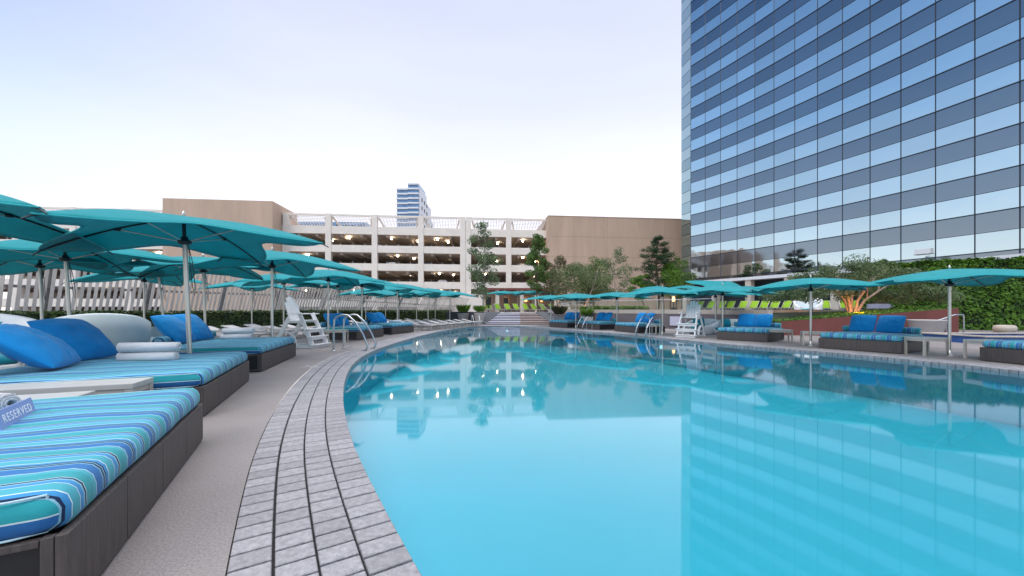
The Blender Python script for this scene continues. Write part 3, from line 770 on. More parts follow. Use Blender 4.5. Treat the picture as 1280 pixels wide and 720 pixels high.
# panes: windows as parts (the hundred that show largest), the rest one part
rest = MB(); nwin = 0
rt = random.Random(5)
cand = []
for fl in range(NF):
    z0 = GZ + .45 + fl*2*HF
    for i in range(0,17):
        dist = math.hypot(Pm[i].x, Pm[i].y)
        vis = i <= 13 and (z0-CAM_H)/Pm[i].y*FPX < 387
        cand.append((0 if vis else 1, dist + .15*z0, fl, i))
cand.sort()
for n, (v, dd, fl, i) in enumerate(cand):
    z0 = GZ + .45 + fl*2*HF; tl = rt.gauss(0,.004)
    vsx, fs = panel(i, z0+.02, z0+HF-.02, tilt=tl)
    if n < 100:
        p = MB(); p.add(vsx, fs); p.build('window', M['glass_l'], tow)
    else: rest.add(vsx, fs)
o = rest.build('window', M['glass_l'], tow); o['kind'] = 'stuff'
for fl in range(-1, NF):
    z0 = GZ + .45 + fl*2*HF + HF; z1 = z0 + HF
    if fl < 0: z0 = GZ
    p = MB()
    for i in range(0,17):
        vsx, fs = panel(i, z0+.02, z1-.02, tilt=rt.gauss(0,.004)); p.add(vsx, fs)
    p.build('spandrel_panel', M['glass_d'], tow)
    # floor line under the mirror row, thin line above it
    p = MB()
    for i in range(0,17):
        a, b = loc(Pm[i]), loc(Pm[i+1]); p.beam((a.x,a.y,z1),(b.x,b.y,z1),.20,.085)
    p.build('floor_line', M['mull'], tow)
    p = MB()
    for i in range(0,17):
        a, b = loc(Pm[i]), loc(Pm[i+1]); p.beam((a.x,a.y,z0),(b.x,b.y,z0),.16,.035)
    p.build('sill_line', M['mull'], tow)
for i in range(0,18):
    a = loc(Pm[i]); p = MB(); p.box((a.x,a.y,GZ+28),(.065,.16,56), rz=-R(24)+R(90)); p.build('mullion', M['mull'], tow)
# core behind
core = [loc(Pm[i]) for i in range(18)]
inset = []
for i, c_ in enumerate(core):
    inset.append((c_.x+.14, c_.y+.05))
poly = inset + [(core[-1].x+18, core[-1].y+4),(core[0].x+20, core[0].y+8)]
mb = MB(); mb.prism(poly[::-1], 0.0, GZ+56.5); mb.build('core', M['mull'], tow)
# narrow end bay with its own floor lines
hE = R(9); dE = Vector((-math.sin(hE), math.cos(hE)))
e0 = Vector((.5,.25)); e1 = e0 + dE*3.1
nE = Vector((-dE.y*1.0, dE.x)); nE = Vector((-dE.y, dE.x))
if nE.x > 0: nE = -nE
for k in range(34):
    z0 = 1.2 + k*1.72
    mt = M['glass_e'] if k % 2 == 0 else M['glass_m']
    q = [e0, e1, e1+nE*.06, e0+nE*.06]
    vsx = [(p.x,p.y,z0+.03) for p in q] + [(p.x,p.y,z0+1.68) for p in q]
    p = MB(); p.add(vsx, [(0,1,2,3),(7,6,5,4),(0,4,5,1),(1,5,6,2),(2,6,7,3),(3,7,4,0)]); p.build('end_window', mt, tow)
mb = MB(); q = [e0-nE*.08, e1-nE*.08, e1-nE*14+dE*2, e0-nE*14]
mb.prism([(p.x,p.y) for p in q], 0, 60); mb.build('end_bay', M['mull'], tow)

# podium under the tower: pale ledge, recess wall, columns
pod = thing('podium', 'pale canopy ledge on stone columns under the glass tower, shading the lime loungers', 'building', (TW0.x,TW0.y,0))
def offp(i, off):
    a = loc(Pm[max(0,min(16,i))]); b = loc(Pm[max(0,min(16,i))+1]); d = (b-a).normalized(); nn = Vector((d.y,-d.x))
    if nn.x > 0: nn = -nn
    return loc(Pm[i]) + nn*off
mb = MB()
for i in range(0,17):
    a0, a1, b1, b0 = offp(i,1.6), offp(i,-.3), offp(i+1,-.3), offp(i+1,1.6)
    vsx = [(p.x,p.y,GZ-.42) for p in (a0,a1,b1,b0)] + [(p.x,p.y,GZ-.04) for p in (a0,a1,b1,b0)]
    mb.add(vsx, [(3,2,1,0),(4,5,6,7),(0,3,7,4),(1,5,6,2)] + ([(0,4,5,1)] if i == 0 else []) + ([(2,6,7,3)] if i == 16 else []))
mb.build('ledge', M['farwhite'], pod)
for i in range(0,13,2):
    a = offp(i,1.1); p = MB(); p.box((a.x,a.y,(GZ-.42+TZ)/2),(.75,.75,GZ-.42-TZ), rz=R(24)); p.build('column', M['col'], pod)
    if i < 12:
        a = offp(i,-2.2); b = offp(i+2,-2.2); p = MB(); p.beam((a.x,a.y,2.9),(b.x,b.y,2.9),.3,4.4); p.build('recess_wall', M['tan2'], pod)
        c_ = (a+b)/2; g = offp(i+1,-1.9)
        p = MB(); p.lathe([(.02,.2),(.14,.15),(.16,-.12),(.02,-.18)], 12, c=(g.x,g.y,3.1)); p.build('wall_lamp', M['warm'], pod)
# ================================================================ plants
def ell(rnd, r, surf=.5):
    while True:
        v = Vector((rnd.gauss(0,1), rnd.gauss(0,1), rnd.gauss(0,1)))
        if v.length > 1e-4: break
    v.normalize(); k = rnd.random()**(1/3.0); k = surf + (1-surf)*k if surf else k
    return Vector((v.x*r[0]*k, v.y*r[1]*k, v.z*r[2]*k)), v
def tree(name, label, loc, H, trunkH, crown_r, n_clumps, leaves, leaf, mat_leaf, mat_bark, seed, tr=.11, spread=.6, stems=1, group=None, cat='tree', droop=0.0, z_lo=None, lean=0.0):
    rnd = random.Random(seed); t = thing(name, label, cat, loc, 0, group)
    z_lo = trunkH*.55 if z_lo is None else z_lo
    clumps = []
    for k in range(n_clumps):
        f = (k+.5)/n_clumps; z = z_lo + (H-z_lo)*f
        prof = math.sin(PI*min(1,max(.06,(f*.86+.12))))**.7
        a = rnd.uniform(0,2*PI); rr = crown_r*prof*spread*math.sqrt(rnd.random())*1.25
        cr = crown_r*rnd.uniform(.22,.42)*(.55+.45*prof)
        clumps.append((Vector((rr*math.cos(a)+lean*z, rr*math.sin(a), z)), (cr*1.15, cr*1.15, cr*.8)))
    tb = MB()
    for s_ in range(stems):
        a = rnd.uniform(0,6.28) if stems > 1 else 0
        o = Vector((.12*math.cos(a+2*s_), .12*math.sin(a+2*s_), 0)) if stems > 1 else Vector()
        pts = []; x = o.copy()
        for k in range(9):
            f = k/8; z = f*H*.93
            drift = Vector((rnd.gauss(0,.05*crown_r), rnd.gauss(0,.05*crown_r), 0))
            if stems > 1: drift += Vector((math.cos(a+2.1*s_), math.sin(a+2.1*s_),0))*crown_r*.09
            x = x + drift; pts.append(Vector((x.x + lean*z, x.y, z)))
        tb.tube(pts, [tr*(1-.88*k/8)*(1.25 if k == 0 else 1) for k in range(9)], 8)
        for (c, r) in clumps[s_::stems]:
            zz = max(trunkH*.6, c.z - rnd.uniform(.25,.5)*crown_r); f = min(.98, zz/(H*.93)); i = min(7,int(f*8)); b = pts[i].lerp(pts[i+1], f*8-i)
            m = b.lerp(c, .5) + Vector((0,0,-.08*crown_r)); rad = tr*(1-.85*f)*.42
            tb.tube([b, m, c, c+Vector((rnd.gauss(0,.3*r[0]),rnd.gauss(0,.3*r[0]),.5*r[2]))], [rad, rad*.7, rad*.42, rad*.2], 5)
    tb.build('trunk', mat_bark, t)
    lb = MB(); tot = sum(r[0]**2 for _, r in clumps)
    for (c, r) in clumps:
        for _ in range(int(leaves*r[0]**2/tot)):
            p, v = ell(rnd, r, .25)
            if droop: p.z -= droop*rnd.random()*r[2]
            lb.leaf(c+p, v + Vector((rnd.gauss(0,.7),rnd.gauss(0,.7),.35+rnd.gauss(0,.6))), leaf*rnd.uniform(.7,1.3), leaf*rnd.uniform(.4,.65), rnd.uniform(0,6.28))
    lb.build('crown', mat_leaf, t)
    return t
tree('young_tree', 'tall sparse grey green tree beside the steps in front of the garage joint', (-3.05,38.5,TZ), 9.0, 3.4, 1.75, 30, 4200, .19, M['leaf_grey'], M['palebark'], 21, tr=.10, spread=.72, z_lo=1.6)
tree('young_tree', 'tall narrow bright green tree against the corner of garage and tan hall', (2.75,42.0,TZ), 8.5, 2.6, 1.5, 30, 6200, .19, M['leaf_green'], M['bark'], 22, tr=.11, spread=.6, z_lo=2.3)
tree('young_tree', 'brownish loose tree between the bright green tree and the olive bushes', (5.0,42.5,TZ), 6.2, 1.5, 1.9, 26, 4000, .19, M['leaf_brown'], M['palebark'], 23, tr=.09, spread=.75, stems=2, z_lo=1.2)
tree('desert_tree', 'multi stemmed olive green tree with pale trunks behind the first parasols', (6.9,39.5,TZ), 4.9, 1.3, 2.6, 26, 6400, .18, M['leaf_olive'], M['palebark'], 24, tr=.085, spread=.85, stems=4, z_lo=2.1)
tree('bushy_tree', 'rounded mid green tree in front of the tan hall wall', (10.1,46.0,TZ), 6.4, 1.6, 2.6, 24, 6400, .19, M['leaf_green'], M['bark'], 25, tr=.1, spread=.8, z_lo=1.6)
tree('young_tree', 'slender grey green tree standing clear in front of the tan hall', (11.6,43.0,TZ), 7.1, 2.0, 2.0, 24, 3000, .17, M['leaf_grey'], M['palebark'], 26, tr=.08, spread=.8, z_lo=1.8)
tree('bushy_tree', 'bright green clipped tree at the foot of the glass tower end', (19.3,46.5,TZ), 5.8, 1.8, 2.0, 18, 5600, .19, M['leaf_bright'], M['bark'], 27, tr=.1, spread=.7, z_lo=2.2)
tree('bushy_tree', 'deep green clipped tree close to the tower corner', (22.4,52.0,TZ), 7.4, 1.8, 2.3, 18, 5600, .2, M['leaf_green'], M['bark'], 28, tr=.1, spread=.7, z_lo=2.0)
tree('bushy_tree', 'low bright green tree under the dark pine', (16.3,47.5,TZ), 4.6, 1.4, 1.8, 14, 4200, .19, M['leaf_bright'], M['bark'], 29, tr=.09, spread=.75, z_lo=1.7)
tree('bushy_tree', 'small olive bush tree between square planter and slender tree', (8.6,42.5,TZ), 4.2, 1.0, 1.9, 16, 4400, .18, M['leaf_olive'], M['bark'], 30, tr=.08, spread=.8, z_lo=1.0)

# layered pine
rnd = random.Random(31)
t = thing('pine_tree', 'dark layered pine tree in front of the tan hall', 'tree', (18.2,48.0,TZ))
tb = MB(); pts = [Vector((.15*math.sin(k*.9), .1*math.cos(k), 9.2*k/8)) for k in range(9)]
tb.tube(pts, [.22*(1-.85*k/8) for k in range(9)], 8)
lb = MB()
for lv in range(17):
    f = lv/16; z = 2.3 + 6.9*f; nb_ = 5 if lv < 13 else 3
    for q in range(nb_):
        a = rnd.uniform(0,6.28); L = (3.0*(1-f)**.75 + .5)*rnd.uniform(.55,1.1)
        e_ = Vector((math.cos(a)*L, math.sin(a)*L, z + .18*L + rnd.uniform(-.15,.15))); b_ = Vector((0,0,z-.1))
        tb.tube([b_, b_.lerp(e_,.5)+Vector((0,0,-.06)), e_], [.05,.035,.015], 5)
        for f2 in (.55,.8,1.0):
            c_ = b_.lerp(e_, f2); r_ = (.62*(1-f*.35)*rnd.uniform(.7,1.15),)*2 + (.26,)
            for _ in range(46):
                p, v = ell(rnd, r_, .1)
                lb.leaf(c_+p, v+Vector((0,0,.9)), rnd.uniform(.2,.34), rnd.uniform(.05,.09), rnd.uniform(0,6.28))
tb.build('trunk', M['bark'], t); lb.build('crown', M['leaf_pine'], t)

# spreading tree lit orange from below
rnd = random.Random(41)
t = thing('spreading_tree', 'wide low tree with trunks lit orange above the rust red wall', 'tree', (20.2,22.8,.95))
tb = MB(); tips = []
for q, (a, lx) in enumerate(((2.6,.9),(1.2,.5),(-.2,1.5),(3.6,.7),(5.2,.8))):
    e1 = Vector((math.cos(a)*lx*.45, math.sin(a)*lx*.25, .95)); e2 = Vector((math.cos(a)*lx*1.1, math.sin(a)*lx*.7, 1.65)); e3 = Vector((math.cos(a)*lx*1.9, math.sin(a)*lx*1.1, 2.35))
    o = Vector((.1*math.cos(a), .1*math.sin(a), 0))
    tb.tube([o, e1, e2, e3], [.085,.068,.05,.025], 8); tips += [e2, e3]
    for _ in range(3):
        b_ = e1.lerp(e2, rnd.random()); c_ = b_+Vector((rnd.gauss(0,.7), rnd.gauss(0,.5), rnd.uniform(.5,1.0))); tb.tube([b_, b_.lerp(c_,.5)+Vector((.05,0,.05)), c_], [.04,.028,.012], 6)
tb.build('trunk', M['palebark'], t)
lb = MB()
for k in range(78):
    x = rnd.uniform(-4.0,4.2); y = rnd.uniform(-1.9,2.2); top = 3.35*(1-(x/5.2)**2)*(1-(y/4)**2)
    z = rnd.uniform(1.15 if k % 3 else 2.2, max(1.7, top, 2.3)); 
    if abs(x) > 2.5: z = rnd.uniform(1.1, max(1.3, top))
    r_ = (rnd.uniform(.45,.8), rnd.uniform(.45,.75), rnd.uniform(.26,.45))
    for _ in range(230):
        p, v = ell(rnd, r_, .2); lb.leaf(Vector((x,y,z))+p, v+Vector((rnd.gauss(0,.6),rnd.gauss(0,.6),.5)), rnd.uniform(.11,.18), rnd.uniform(.045,.075), rnd.uniform(0,6.28))
lb.build('crown', M['leaf_grey'], t)
def spot_thing(x, y, z, lab, col, energy):
    t = thing('garden_spotlight', lab, 'spotlight', (x,y,z))
    mb = MB(); mb.tube([(0,0,0),(0,0,.16)], .02, 8); mb.build('stake', M['dark'], t)
    mb = MB(); mb.lathe([(.03,0),(.055,.03),(.06,.13),(.05,.13)], 14, c=(0,0,.15)); mb.build('housing', M['dark'], t)
    mb = MB(); mb.lathe([(.048,.0),(.045,.008),(.004,.01)], 14, c=(0,0,.284)); mb.build('lens', emat('spot_lens', col, 25), t)
    L = bpy.data.lights.new('spot_glow', 'POINT'); L.energy = energy; L.color = col; L.shadow_soft_size = .05
    o = bpy.data.objects.new('spot_glow', L); C.objects.link(o); o.location = (x, y, z+.40)
spot_thing(19.75,21.75,.85,'small spotlight at the foot of the wide tree shining orange', (1.0,.30,.03), 75)
spot_thing(25.9,22.9,0,'small yellow spotlight on the sand by the ivy hedge', (1.0,.62,.10), 18)
spot_thing(7.4,38.3,TZ,'small spotlight among the pale trunks of the multi stemmed tree', (1.0,.36,.06), 30)

# hedges
def hedge(name, label, pts, z0, z1, th, n, leaf, m, seed, loc=None, jag=.12):
    rnd = random.Random(seed); o = Vector((pts[0][0], pts[0][1], 0)); t = thing(name, label, 'hedge', o)
    cb = MB(); lb = MB(); segs = []; tot = 0
    for i in range(len(pts)-1):
        a = Vector((*pts[i],0))-o; b = Vector((*pts[i+1],0))-o; segs.append((a,b)); tot += (b-a).length
        d = (b-a).normalized(); nn = Vector((-d.y,d.x,0)); k = th/2-.14
        q = [a-nn*k, b-nn*k, b+nn*k, a+nn*k]
        vs = [(p.x,p.y,z0) for p in q]+[(p.x,p.y,z1-.14) for p in q]
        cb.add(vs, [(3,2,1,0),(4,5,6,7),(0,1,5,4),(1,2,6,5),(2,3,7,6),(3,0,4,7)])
    for (a, b) in segs:
        d = (b-a).normalized(); nn = Vector((-d.y,d.x,0)); Ls = (b-a).length
        for _ in range(int(n*Ls/tot)):
            p = a + d*rnd.uniform(0,Ls); s = rnd.choice((-1,-1,-1,1,0,0)) if th < 3 else -1
            wob = .10*mnoise.noise(Vector((p.x*.8,p.y*.8,1.3)))
            if s == 0:
                q = p + nn*rnd.uniform(-th/2,th/2) + Vector((0,0,z1 - .10 + rnd.uniform(-.08,jag)*(.5+abs(mnoise.noise(p*1.6))*1.5) + wob)); n0 = Vector((rnd.gauss(0,.5),rnd.gauss(0,.5),1))
            else:
                z = rnd.uniform(z0,z1); bump = .09*mnoise.noise(Vector((p.x*1.3+p.y*1.3,z*1.6,2)))
                q = p + nn*s*(th/2-.10+bump+rnd.uniform(-.05,.07)) + Vector((0,0,z)); n0 = nn*s + Vector((rnd.gauss(0,.55),rnd.gauss(0,.55),.4+rnd.gauss(0,.5)))
            lb.leaf(q, n0, leaf*rnd.uniform(.7,1.3), leaf*rnd.uniform(.5,.8), rnd.uniform(0,6.28))
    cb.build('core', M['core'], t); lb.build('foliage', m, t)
    return t
hedge('ivy_hedge', 'tall wall of ivy with glossy leaves below the pale ledge of the tower', [(25.6,28.2),(32.0,25.2),(44.0,21.5)], 0, 4.55, .9, 26000, .22, M['leaf_hedge'], 51, jag=.3)
hedge('box_hedge', 'low clipped hedge on the terrace behind the farther daybeds', [(6.3,34.8),(9.6,31.6),(10.8,30.4)], TZ, TZ+.62, .6, 3600, .10, M['leaf_bright'], 52)
FP = [(-30,14.5),(-24.6,18.4),(-22.6,23),(-20.2,28),(-17.8,33.5),(-15.2,38),(-11.2,42.6),(-6.4,45.8)]
HP = [(-29,13.2),(-23.4,17.6),(-21.3,22.4),(-18.9,27.4),(-16.5,32.7),(-14.2,36.8),(-10.6,40.8),(-6.9,43.2)]
hedge('long_hedge', 'dark long hedge at the foot of the slatted fence behind the loungers', HP, 0, 1.28, .9, 17000, .15, M['leaf_dhedge'], 53)

# slatted fence
fp = resample([Vector(p) for p in FP] + [Vector(p) for p in FP[::-1][1:-1]], 2000)[0]
fl = []; L = 0
fpc = [Vector(p) for p in FP]
def fence_pt(s):
    k = s
    for i in range(len(fpc)-1):
        l = (fpc[i+1]-fpc[i]).length
        if k <= l: return fpc[i].lerp(fpc[i+1], k/l), (fpc[i+1]-fpc[i]).normalized()
        k -= l
    return fpc[-1], (fpc[-1]-fpc[-2]).normalized()
FL = sum((fpc[i+1]-fpc[i]).length for i in range(len(fpc)-1))
fo = Vector((FP[0][0],FP[0][1],0))
fen = thing('slatted_fence', 'curving fence of pale leaning slats above the dark hedge', 'fence', fo)
def ftop(f):
    return 4.05 if f < .5 else 4.05 - 1.25*((f-.5)/.5)**1.1
npan = 10
for pn in range(npan):
    s0 = FL*pn/npan; s1 = FL*(pn+1)/npan
    mb = MB(); s = s0+.12
    while s < s1-.02:
        f = s/FL; p, d = fence_pt(s); top = ftop(f); lean = math.tan(R(1.5+30*min(1,f*1.15)**1.4))
        zt = top + .12*math.sin(s*.9); zb = .25
        q = p + d*0; e_ = p + d*lean*(zt-zb)
        mb.beam((q.x-fo.x,q.y-fo.y,zb),(e_.x-fo.x,e_.y-fo.y,zt),.05,.135,up=(d.x,d.y,0))
        s += .275 - .04*f
    mb.build('slat_panel', M['slatw'], fen)
    p, d = fence_pt(s0); nn = Vector((-d.y,d.x)); lean = math.tan(R(1.5+30*min(1,(s0/FL)*1.15)**1.4))
    p2 = p + nn*.22; e_ = p2 + d*lean*3.2
    m2 = MB(); m2.beam((p2.x-fo.x,p2.y-fo.y,0),(e_.x-fo.x,e_.y-fo.y,3.4),.14,.3,up=(d.x,d.y,0)); m2.build('post', M['fencepost'], fen)
    m3 = MB()
    for q in range(4):
        a, da = fence_pt(s0+(s1-s0)*q/4); b, db = fence_pt(s0+(s1-s0)*(q+1)/4); na = Vector((-da.y,da.x))*.12; nb2 = Vector((-db.y,db.x))*.12
        f = (s0)/FL; zz = ftop(f)*.62; zz2 = ftop(s1/FL)*.62; za = zz+(zz2-zz)*q/4; zb_ = zz+(zz2-zz)*(q+1)/4
        m3.beam((a.x+na.x-fo.x,a.y+na.y-fo.y,za),(b.x+nb2.x-fo.x,b.y+nb2.y-fo.y,zb_),.06,.14)
    m3.build('rail', M['fencepost'], fen)

# ================================================================ daybeds, cushions, towels
def puff(w_, h_, t_, seed, n=30, pinch=-.07):
    rnd = random.Random(seed); mb = MB(); off = Vector((rnd.uniform(0,50),rnd.uniform(0,50),0))
    for sgn in (1,-1):
        vs = []; fs = []
        for j in range(n+1):
            for i in range(n+1):
                u = 2*i/n-1; v = 2*j/n-1
                u2 = math.sin(u*PI/2); v2 = math.sin(v*PI/2)
                ed = (1-abs(u2)**2.6)*(1-abs(v2)**2.6)
                x = u2*w_/2*(1-pinch*(1-v2*v2)*abs(u2)**3*.6); y = v2*h_/2*(1-pinch*(1-u2*u2)*abs(v2)**3*.6)
                z = sgn*t_/2*max(0,ed)**.56
                nz = mnoise.noise(Vector((x*7,y*7,sgn*3))+off)*.02 + mnoise.noise(Vector((x*17,y*4,sgn*2))+off)*.018 + mnoise.noise(Vector((x*9+y*22,y*9,sgn*5))+off)*.008
                z += nz*min(1,ed*3)*sgn
                vs.append((x,y,z))
        for j in range(n):
            for i in range(n):
                a = j*(n+1)+i; q = (a,a+1,a+n+2,a+n+1)
                fs.append(q if sgn > 0 else q[::-1])
        mb.add(vs, fs, 0, True)
    return mb
def bed(name, label, c, u, L, Wd, fz=.385, mz=.185, plain=False, panels=4):
    u = Vector(u).normalized(); rz = math.atan2(u.y,u.x)
    t = thing(name, label, 'daybed', (c[0],c[1],0), rz)
    mb = MB(); g = .006
    for k in range(panels):
        a = L*k/panels; b = L*(k+1)/panels
        mb.box(((a+b)/2, .02, fz/2+.01),(b-a-(g if k < panels-1 else 0),.04,fz-.02),ch=.004)
        mb.box(((a+b)/2, Wd-.02, fz/2+.01),(b-a-(g if k < panels-1 else 0),.04,fz-.02),ch=.004)
    for x in (.02, L-.02):      # end frames around dark openings
        mb.box((x, .062, fz/2+.01),(.04,.04,fz-.021),ch=.004); mb.box((x, Wd-.062, fz/2+.01),(.04,.04,fz-.021),ch=.004)
        mb.box((x, Wd/2, fz-.02),(.04,Wd-.17,.03),ch=.004); mb.box((x, Wd/2, .04),(.04,Wd-.17,.03),ch=.004)
    mb.build('frame', M['wicker'], t)
    mb = MB(); mb.box((L/2,Wd/2,fz/2),(L-.05,Wd-.085,fz-.03)); mb.build('side_panel', M['black'], t)
    # mattress
    mb = MB(); bm = bmesh.new(); bmesh.ops.create_grid(bm, x_segments=40, y_segments=36, size=.5)
    ml, mw = L-.02, Wd-.02
    vs = []; n1, n2 = 44, 40
    r = .06
    def prof(t_, ln):
        return t_
    rngs = []
    # rounded box as ring stack
    levels = [(-.045,0.0),(-.016,.012),(0,.04),(0,mz-.085),(-.014,mz-.042),(-.042,mz-.013),(-.085,mz)]
    pr = 64
    def ring(ins, z):
        pts = []; hx, hy = ml/2+ins, mw/2+ins; cr = .09+ins*.5
        for cx_, cy_, a0 in ((hx-cr,-(hy-cr),-PI/2),(hx-cr,hy-cr,0),(-(hx-cr),hy-cr,PI/2),(-(hx-cr),-(hy-cr),PI)):
            for k in range(5):
                a = a0+PI/2*k/4; pts.append(Vector((cx_+cr*math.cos(a), cy_+cr*math.sin(a), z)))
            # intermediate points on the following edge
        out = []
        n = len(pts)
        for i in range(n):
            out.append(pts[i])
            d = (pts[(i+1)%n]-pts[i]).length
            if d > .3:
                m_ = 22
                for k in range(1,m_): out.append(pts[i].lerp(pts[(i+1)%n], k/m_))
        return out
    rings = []
    for ins, z in levels:
        rg = ring(ins, z)
        for p in rg:
            wv = mnoise.noise(Vector((p.x*2.2+c[0]*3, p.y*2.2, z*6)))*.012
            if 0 < z < mz: 
                dd = Vector((p.x,p.y,0)).normalized(); p.x += dd.x*wv; p.y += dd.y*wv
            p.z += (mnoise.noise(Vector((p.x*1.7+c[1], p.y*1.7, 5)))*.012 if z >= mz-.04 else 0)
        rings.append(rg)
    # inner dome rings
    for k in range(1,9):
        f = 1-k/9.0
        rg = [Vector((p.x*f, p.y*f, mz + .028*(1-f**2.2) + mnoise.noise(Vector((p.x*f*1.9+c[1], p.y*f*1.9, 5)))*.022)) for p in rings[6]]
        rings.append(rg)
    nn = len(rings[0]); vs = [(p.x+L/2, p.y+Wd/2, p.z+fz+.004) for rg in rings for p in rg]; fs = []
    for i in range(len(rings)-1):
        for k in range(nn): fs.append((i*nn+k, i*nn+(k+1)%nn, (i+1)*nn+(k+1)%nn, (i+1)*nn+k))
    fs.append(tuple((len(rings)-1)*nn+k for k in range(nn))); fs.append(tuple(range(nn-1,-1,-1)))
    mb = MB(); mb.add(vs, fs, 0, True)
    mo = mb.build('mattress', M['stripe'] if fz > .37 else M['stripe_low'], t)
    for sx in (-1,1):       # corded seam round each boxed end
        x = L/2 + sx*(ml/2+.001); y0, y1 = .075, Wd-.075; za, zb = fz+.012, fz+mz-.016
        pp = []
        for k in range(25): pp.append((x - sx*.03*(2*abs(k/24-.5))**14, y0+(y1-y0)*k/24, zb + .004*mnoise.noise(Vector((k*.7,c[0],1)))))
        for k in range(25): pp.append((x - sx*.03*(2*abs(k/24-.5))**14, y1-(y1-y0)*k/24, za))
        p = MB(); p.tube(pp+[pp[0]], .0055, 5, cap=False); p.build('piping', M['piping'], mo)
    return t, u, rz
def at_bed(c, u, a, b):
    u = Vector(u).normalized(); v = Vector((-u.y,u.x)); p = Vector(c)+u*a+v*b
    return p
MZ = .385+.185+.012
def pillow(label, c, u, a, b, seed, size=.68, lean=52, yaw=0, m='blue', group=None, z=MZ):
    p = at_bed(c,u,a,b); rz = math.atan2(u[1],u[0]) + R(yaw)
    o = puff(size,size*.94,.33,seed).build('pillow', M[m])
    ln = R(lean); h_ = size*.94/2*math.sin(ln)
    o.rotation_euler = (ln,0,rz); v = Vector((-math.sin(rz), math.cos(rz)))
    o.location = (p.x + v.x*.0, p.y + v.y*.0, z + h_ + .075*math.cos(ln))
    tag(o, label, 'pillow', group); return o
def bolster(label, c, u, a, b, L=.55, r=.105, yaw=0, z=MZ, group=None):
    p = at_bed(c,u,a,b); rz = math.atan2(u[1],u[0]) + R(yaw)
    mb = MB(); mb.lathe([(.015,-L/2),(r*.7,-L/2+.004),(r*.95,-L/2+.02),(r,-L/2+.05),(r*1.02,0),(r,L/2-.05),(r*.95,L/2-.02),(r*.7,L/2-.004),(.015,L/2)],22, M=Matrix.Rotation(R(90),4,'Y'))
    o = mb.build('bolster', M['stripe_b']); o.location = (p.x,p.y,z+r); o.rotation_euler = (0,0,rz)
    return tag(o, label, 'bolster', group)
def towel_roll(label, p, rz, L=.5, r=.075, z=MZ, seed=0):
    rnd = random.Random(seed); mb = MB(); turns = 2.6; n = 56; th = .017; vs = []; fs = []
    for k in range(n+1):
        f = k/n; a = f*turns*2*PI; rr = .014+(r-.014-th)*f
        for (ro, sx) in ((rr,-1),(rr+th,-1),(rr+th,1),(rr,1)):
            w = .006*mnoise.noise(Vector((a*2,sx*4,seed)))
            vs.append((sx*(L/2+.012*(1-f)+w), (ro+w)*math.cos(a), (ro+w)*math.sin(a)))
    for k in range(n):
        for q in range(4): a = k*4+q; b = k*4+(q+1)%4; fs.append((a,b,b+4,a+4))
    fs += [(0,1,2,3),(4*n+3,4*n+2,4*n+1,4*n)]
    mb.add(vs, fs, 0, True)
    o = mb.build('rolled_towel', M['towel']); o.location = (p[0],p[1],z+r); o.rotation_euler = (R(20*seed),0,rz)
    return tag(o, label, 'towel')

BEDS_L = [((-1.91,1.65),(-.483,.875),2.63,2.5,'wide striped daybed closest to the camera, with the reserved sign on it'),
          ((-3.85,4.8),(-.415,.91),2.73,2.5,'striped daybed with two big blue pillows and stacked towels, second along the paving'),
          ((-5.41,8.3),(-.287,.958),2.95,2.45,'striped daybed just before the white lifeguard chair, a parasol pole at its head'),
          ((-6.75,16.8),(.12,.99),2.5,2.2,'striped daybed behind the two steel pool ladder rails'),
          ((-6.42,20.6),(.23,.97),2.4,2.2,'striped daybed at the start of the grey lounger rows')]
BEDS_R = [((2.9,29.9),(.54,-.84),2.1,1.9,'small striped daybed beside the square planter near the steps'),
          ((4.75,27.3),(.47,-.88),2.15,1.9,'striped daybed in front of the low terrace hedge'),
          ((6.4,24.0),(.33,-.94),2.3,1.9,'striped daybed by the ladder rails below the grey retaining wall'),
          ((9.25,17.35),(.615,-.79),2.0,2.0,'striped daybed between the lifeguard chair and the rust red wall'),
          ((10.77,13.5),(.475,-.88),2.13,2.0,'striped daybed with a broad pot behind it, under the parasol by the red wall'),
          ((12.38,10.17),(.06,-1),2.1,2.0,'striped daybed cut by the picture edge beside the closest poolside parasol')]
for (c,u,L,Wd,lab) in BEDS_L: bed('daybed', lab, c, u, L, Wd)
for (c,u,L,Wd,lab) in BEDS_R: bed('daybed', lab, c, u, L, Wd, fz=.36, mz=.18, panels=2)
MZR = .36+.18+.012
c,u = BEDS_L[1][:2]
pillow('large bright blue pillow lying in front, on the daybed beside the beige tables', c,u,.95,1.98,1,size=.84,lean=38,yaw=8)
pillow('large bright blue pillow leaning behind its twin, nearer the towel stack', c,u,1.95,2.02,2,size=.82,lean=46,yaw=-14)
bolster('striped bolster tucked behind the large blue pillow in front', c,u,.45,2.22,yaw=15)
pillow('teal square cushion propped behind the large blue pillows', c,u,.35,2.42,3,size=.62,lean=62,m='tealc')
p = at_bed(c,u,1.42,1.02)
for k,(dx,z,lab) in enumerate(((-.01,0,'bottom rolled white towel on the daybed with two big pillows'),(.0,.145,'upper rolled white towel on the daybed with two big pillows'))):
    towel_roll(lab, (p.x+.02*k,p.y), R(8+4*k), .74, .075, MZ+z, seed=3+k)
c,u = BEDS_L[2][:2]
pillow('bright blue pillow with the parasol pole in front of it', c,u,.85,1.95,4,size=.8,lean=50,yaw=0)
pillow('bright blue pillow beside the parasol pole, farther along the same daybed', c,u,1.75,1.98,5,size=.8,lean=52,yaw=-8)
bolster('striped bolster beside the pole at the head of the third daybed', c,u,.30,1.9,yaw=10)
bolster('striped bolster at the far end of the third daybed', c,u,2.5,2.0,yaw=-5)
p = at_bed(c,u,2.0,1.15)
towel_roll('bottom rolled white towel on the daybed before the lifeguard chair', (p.x,p.y), R(5), .74, .078, MZ, seed=6)
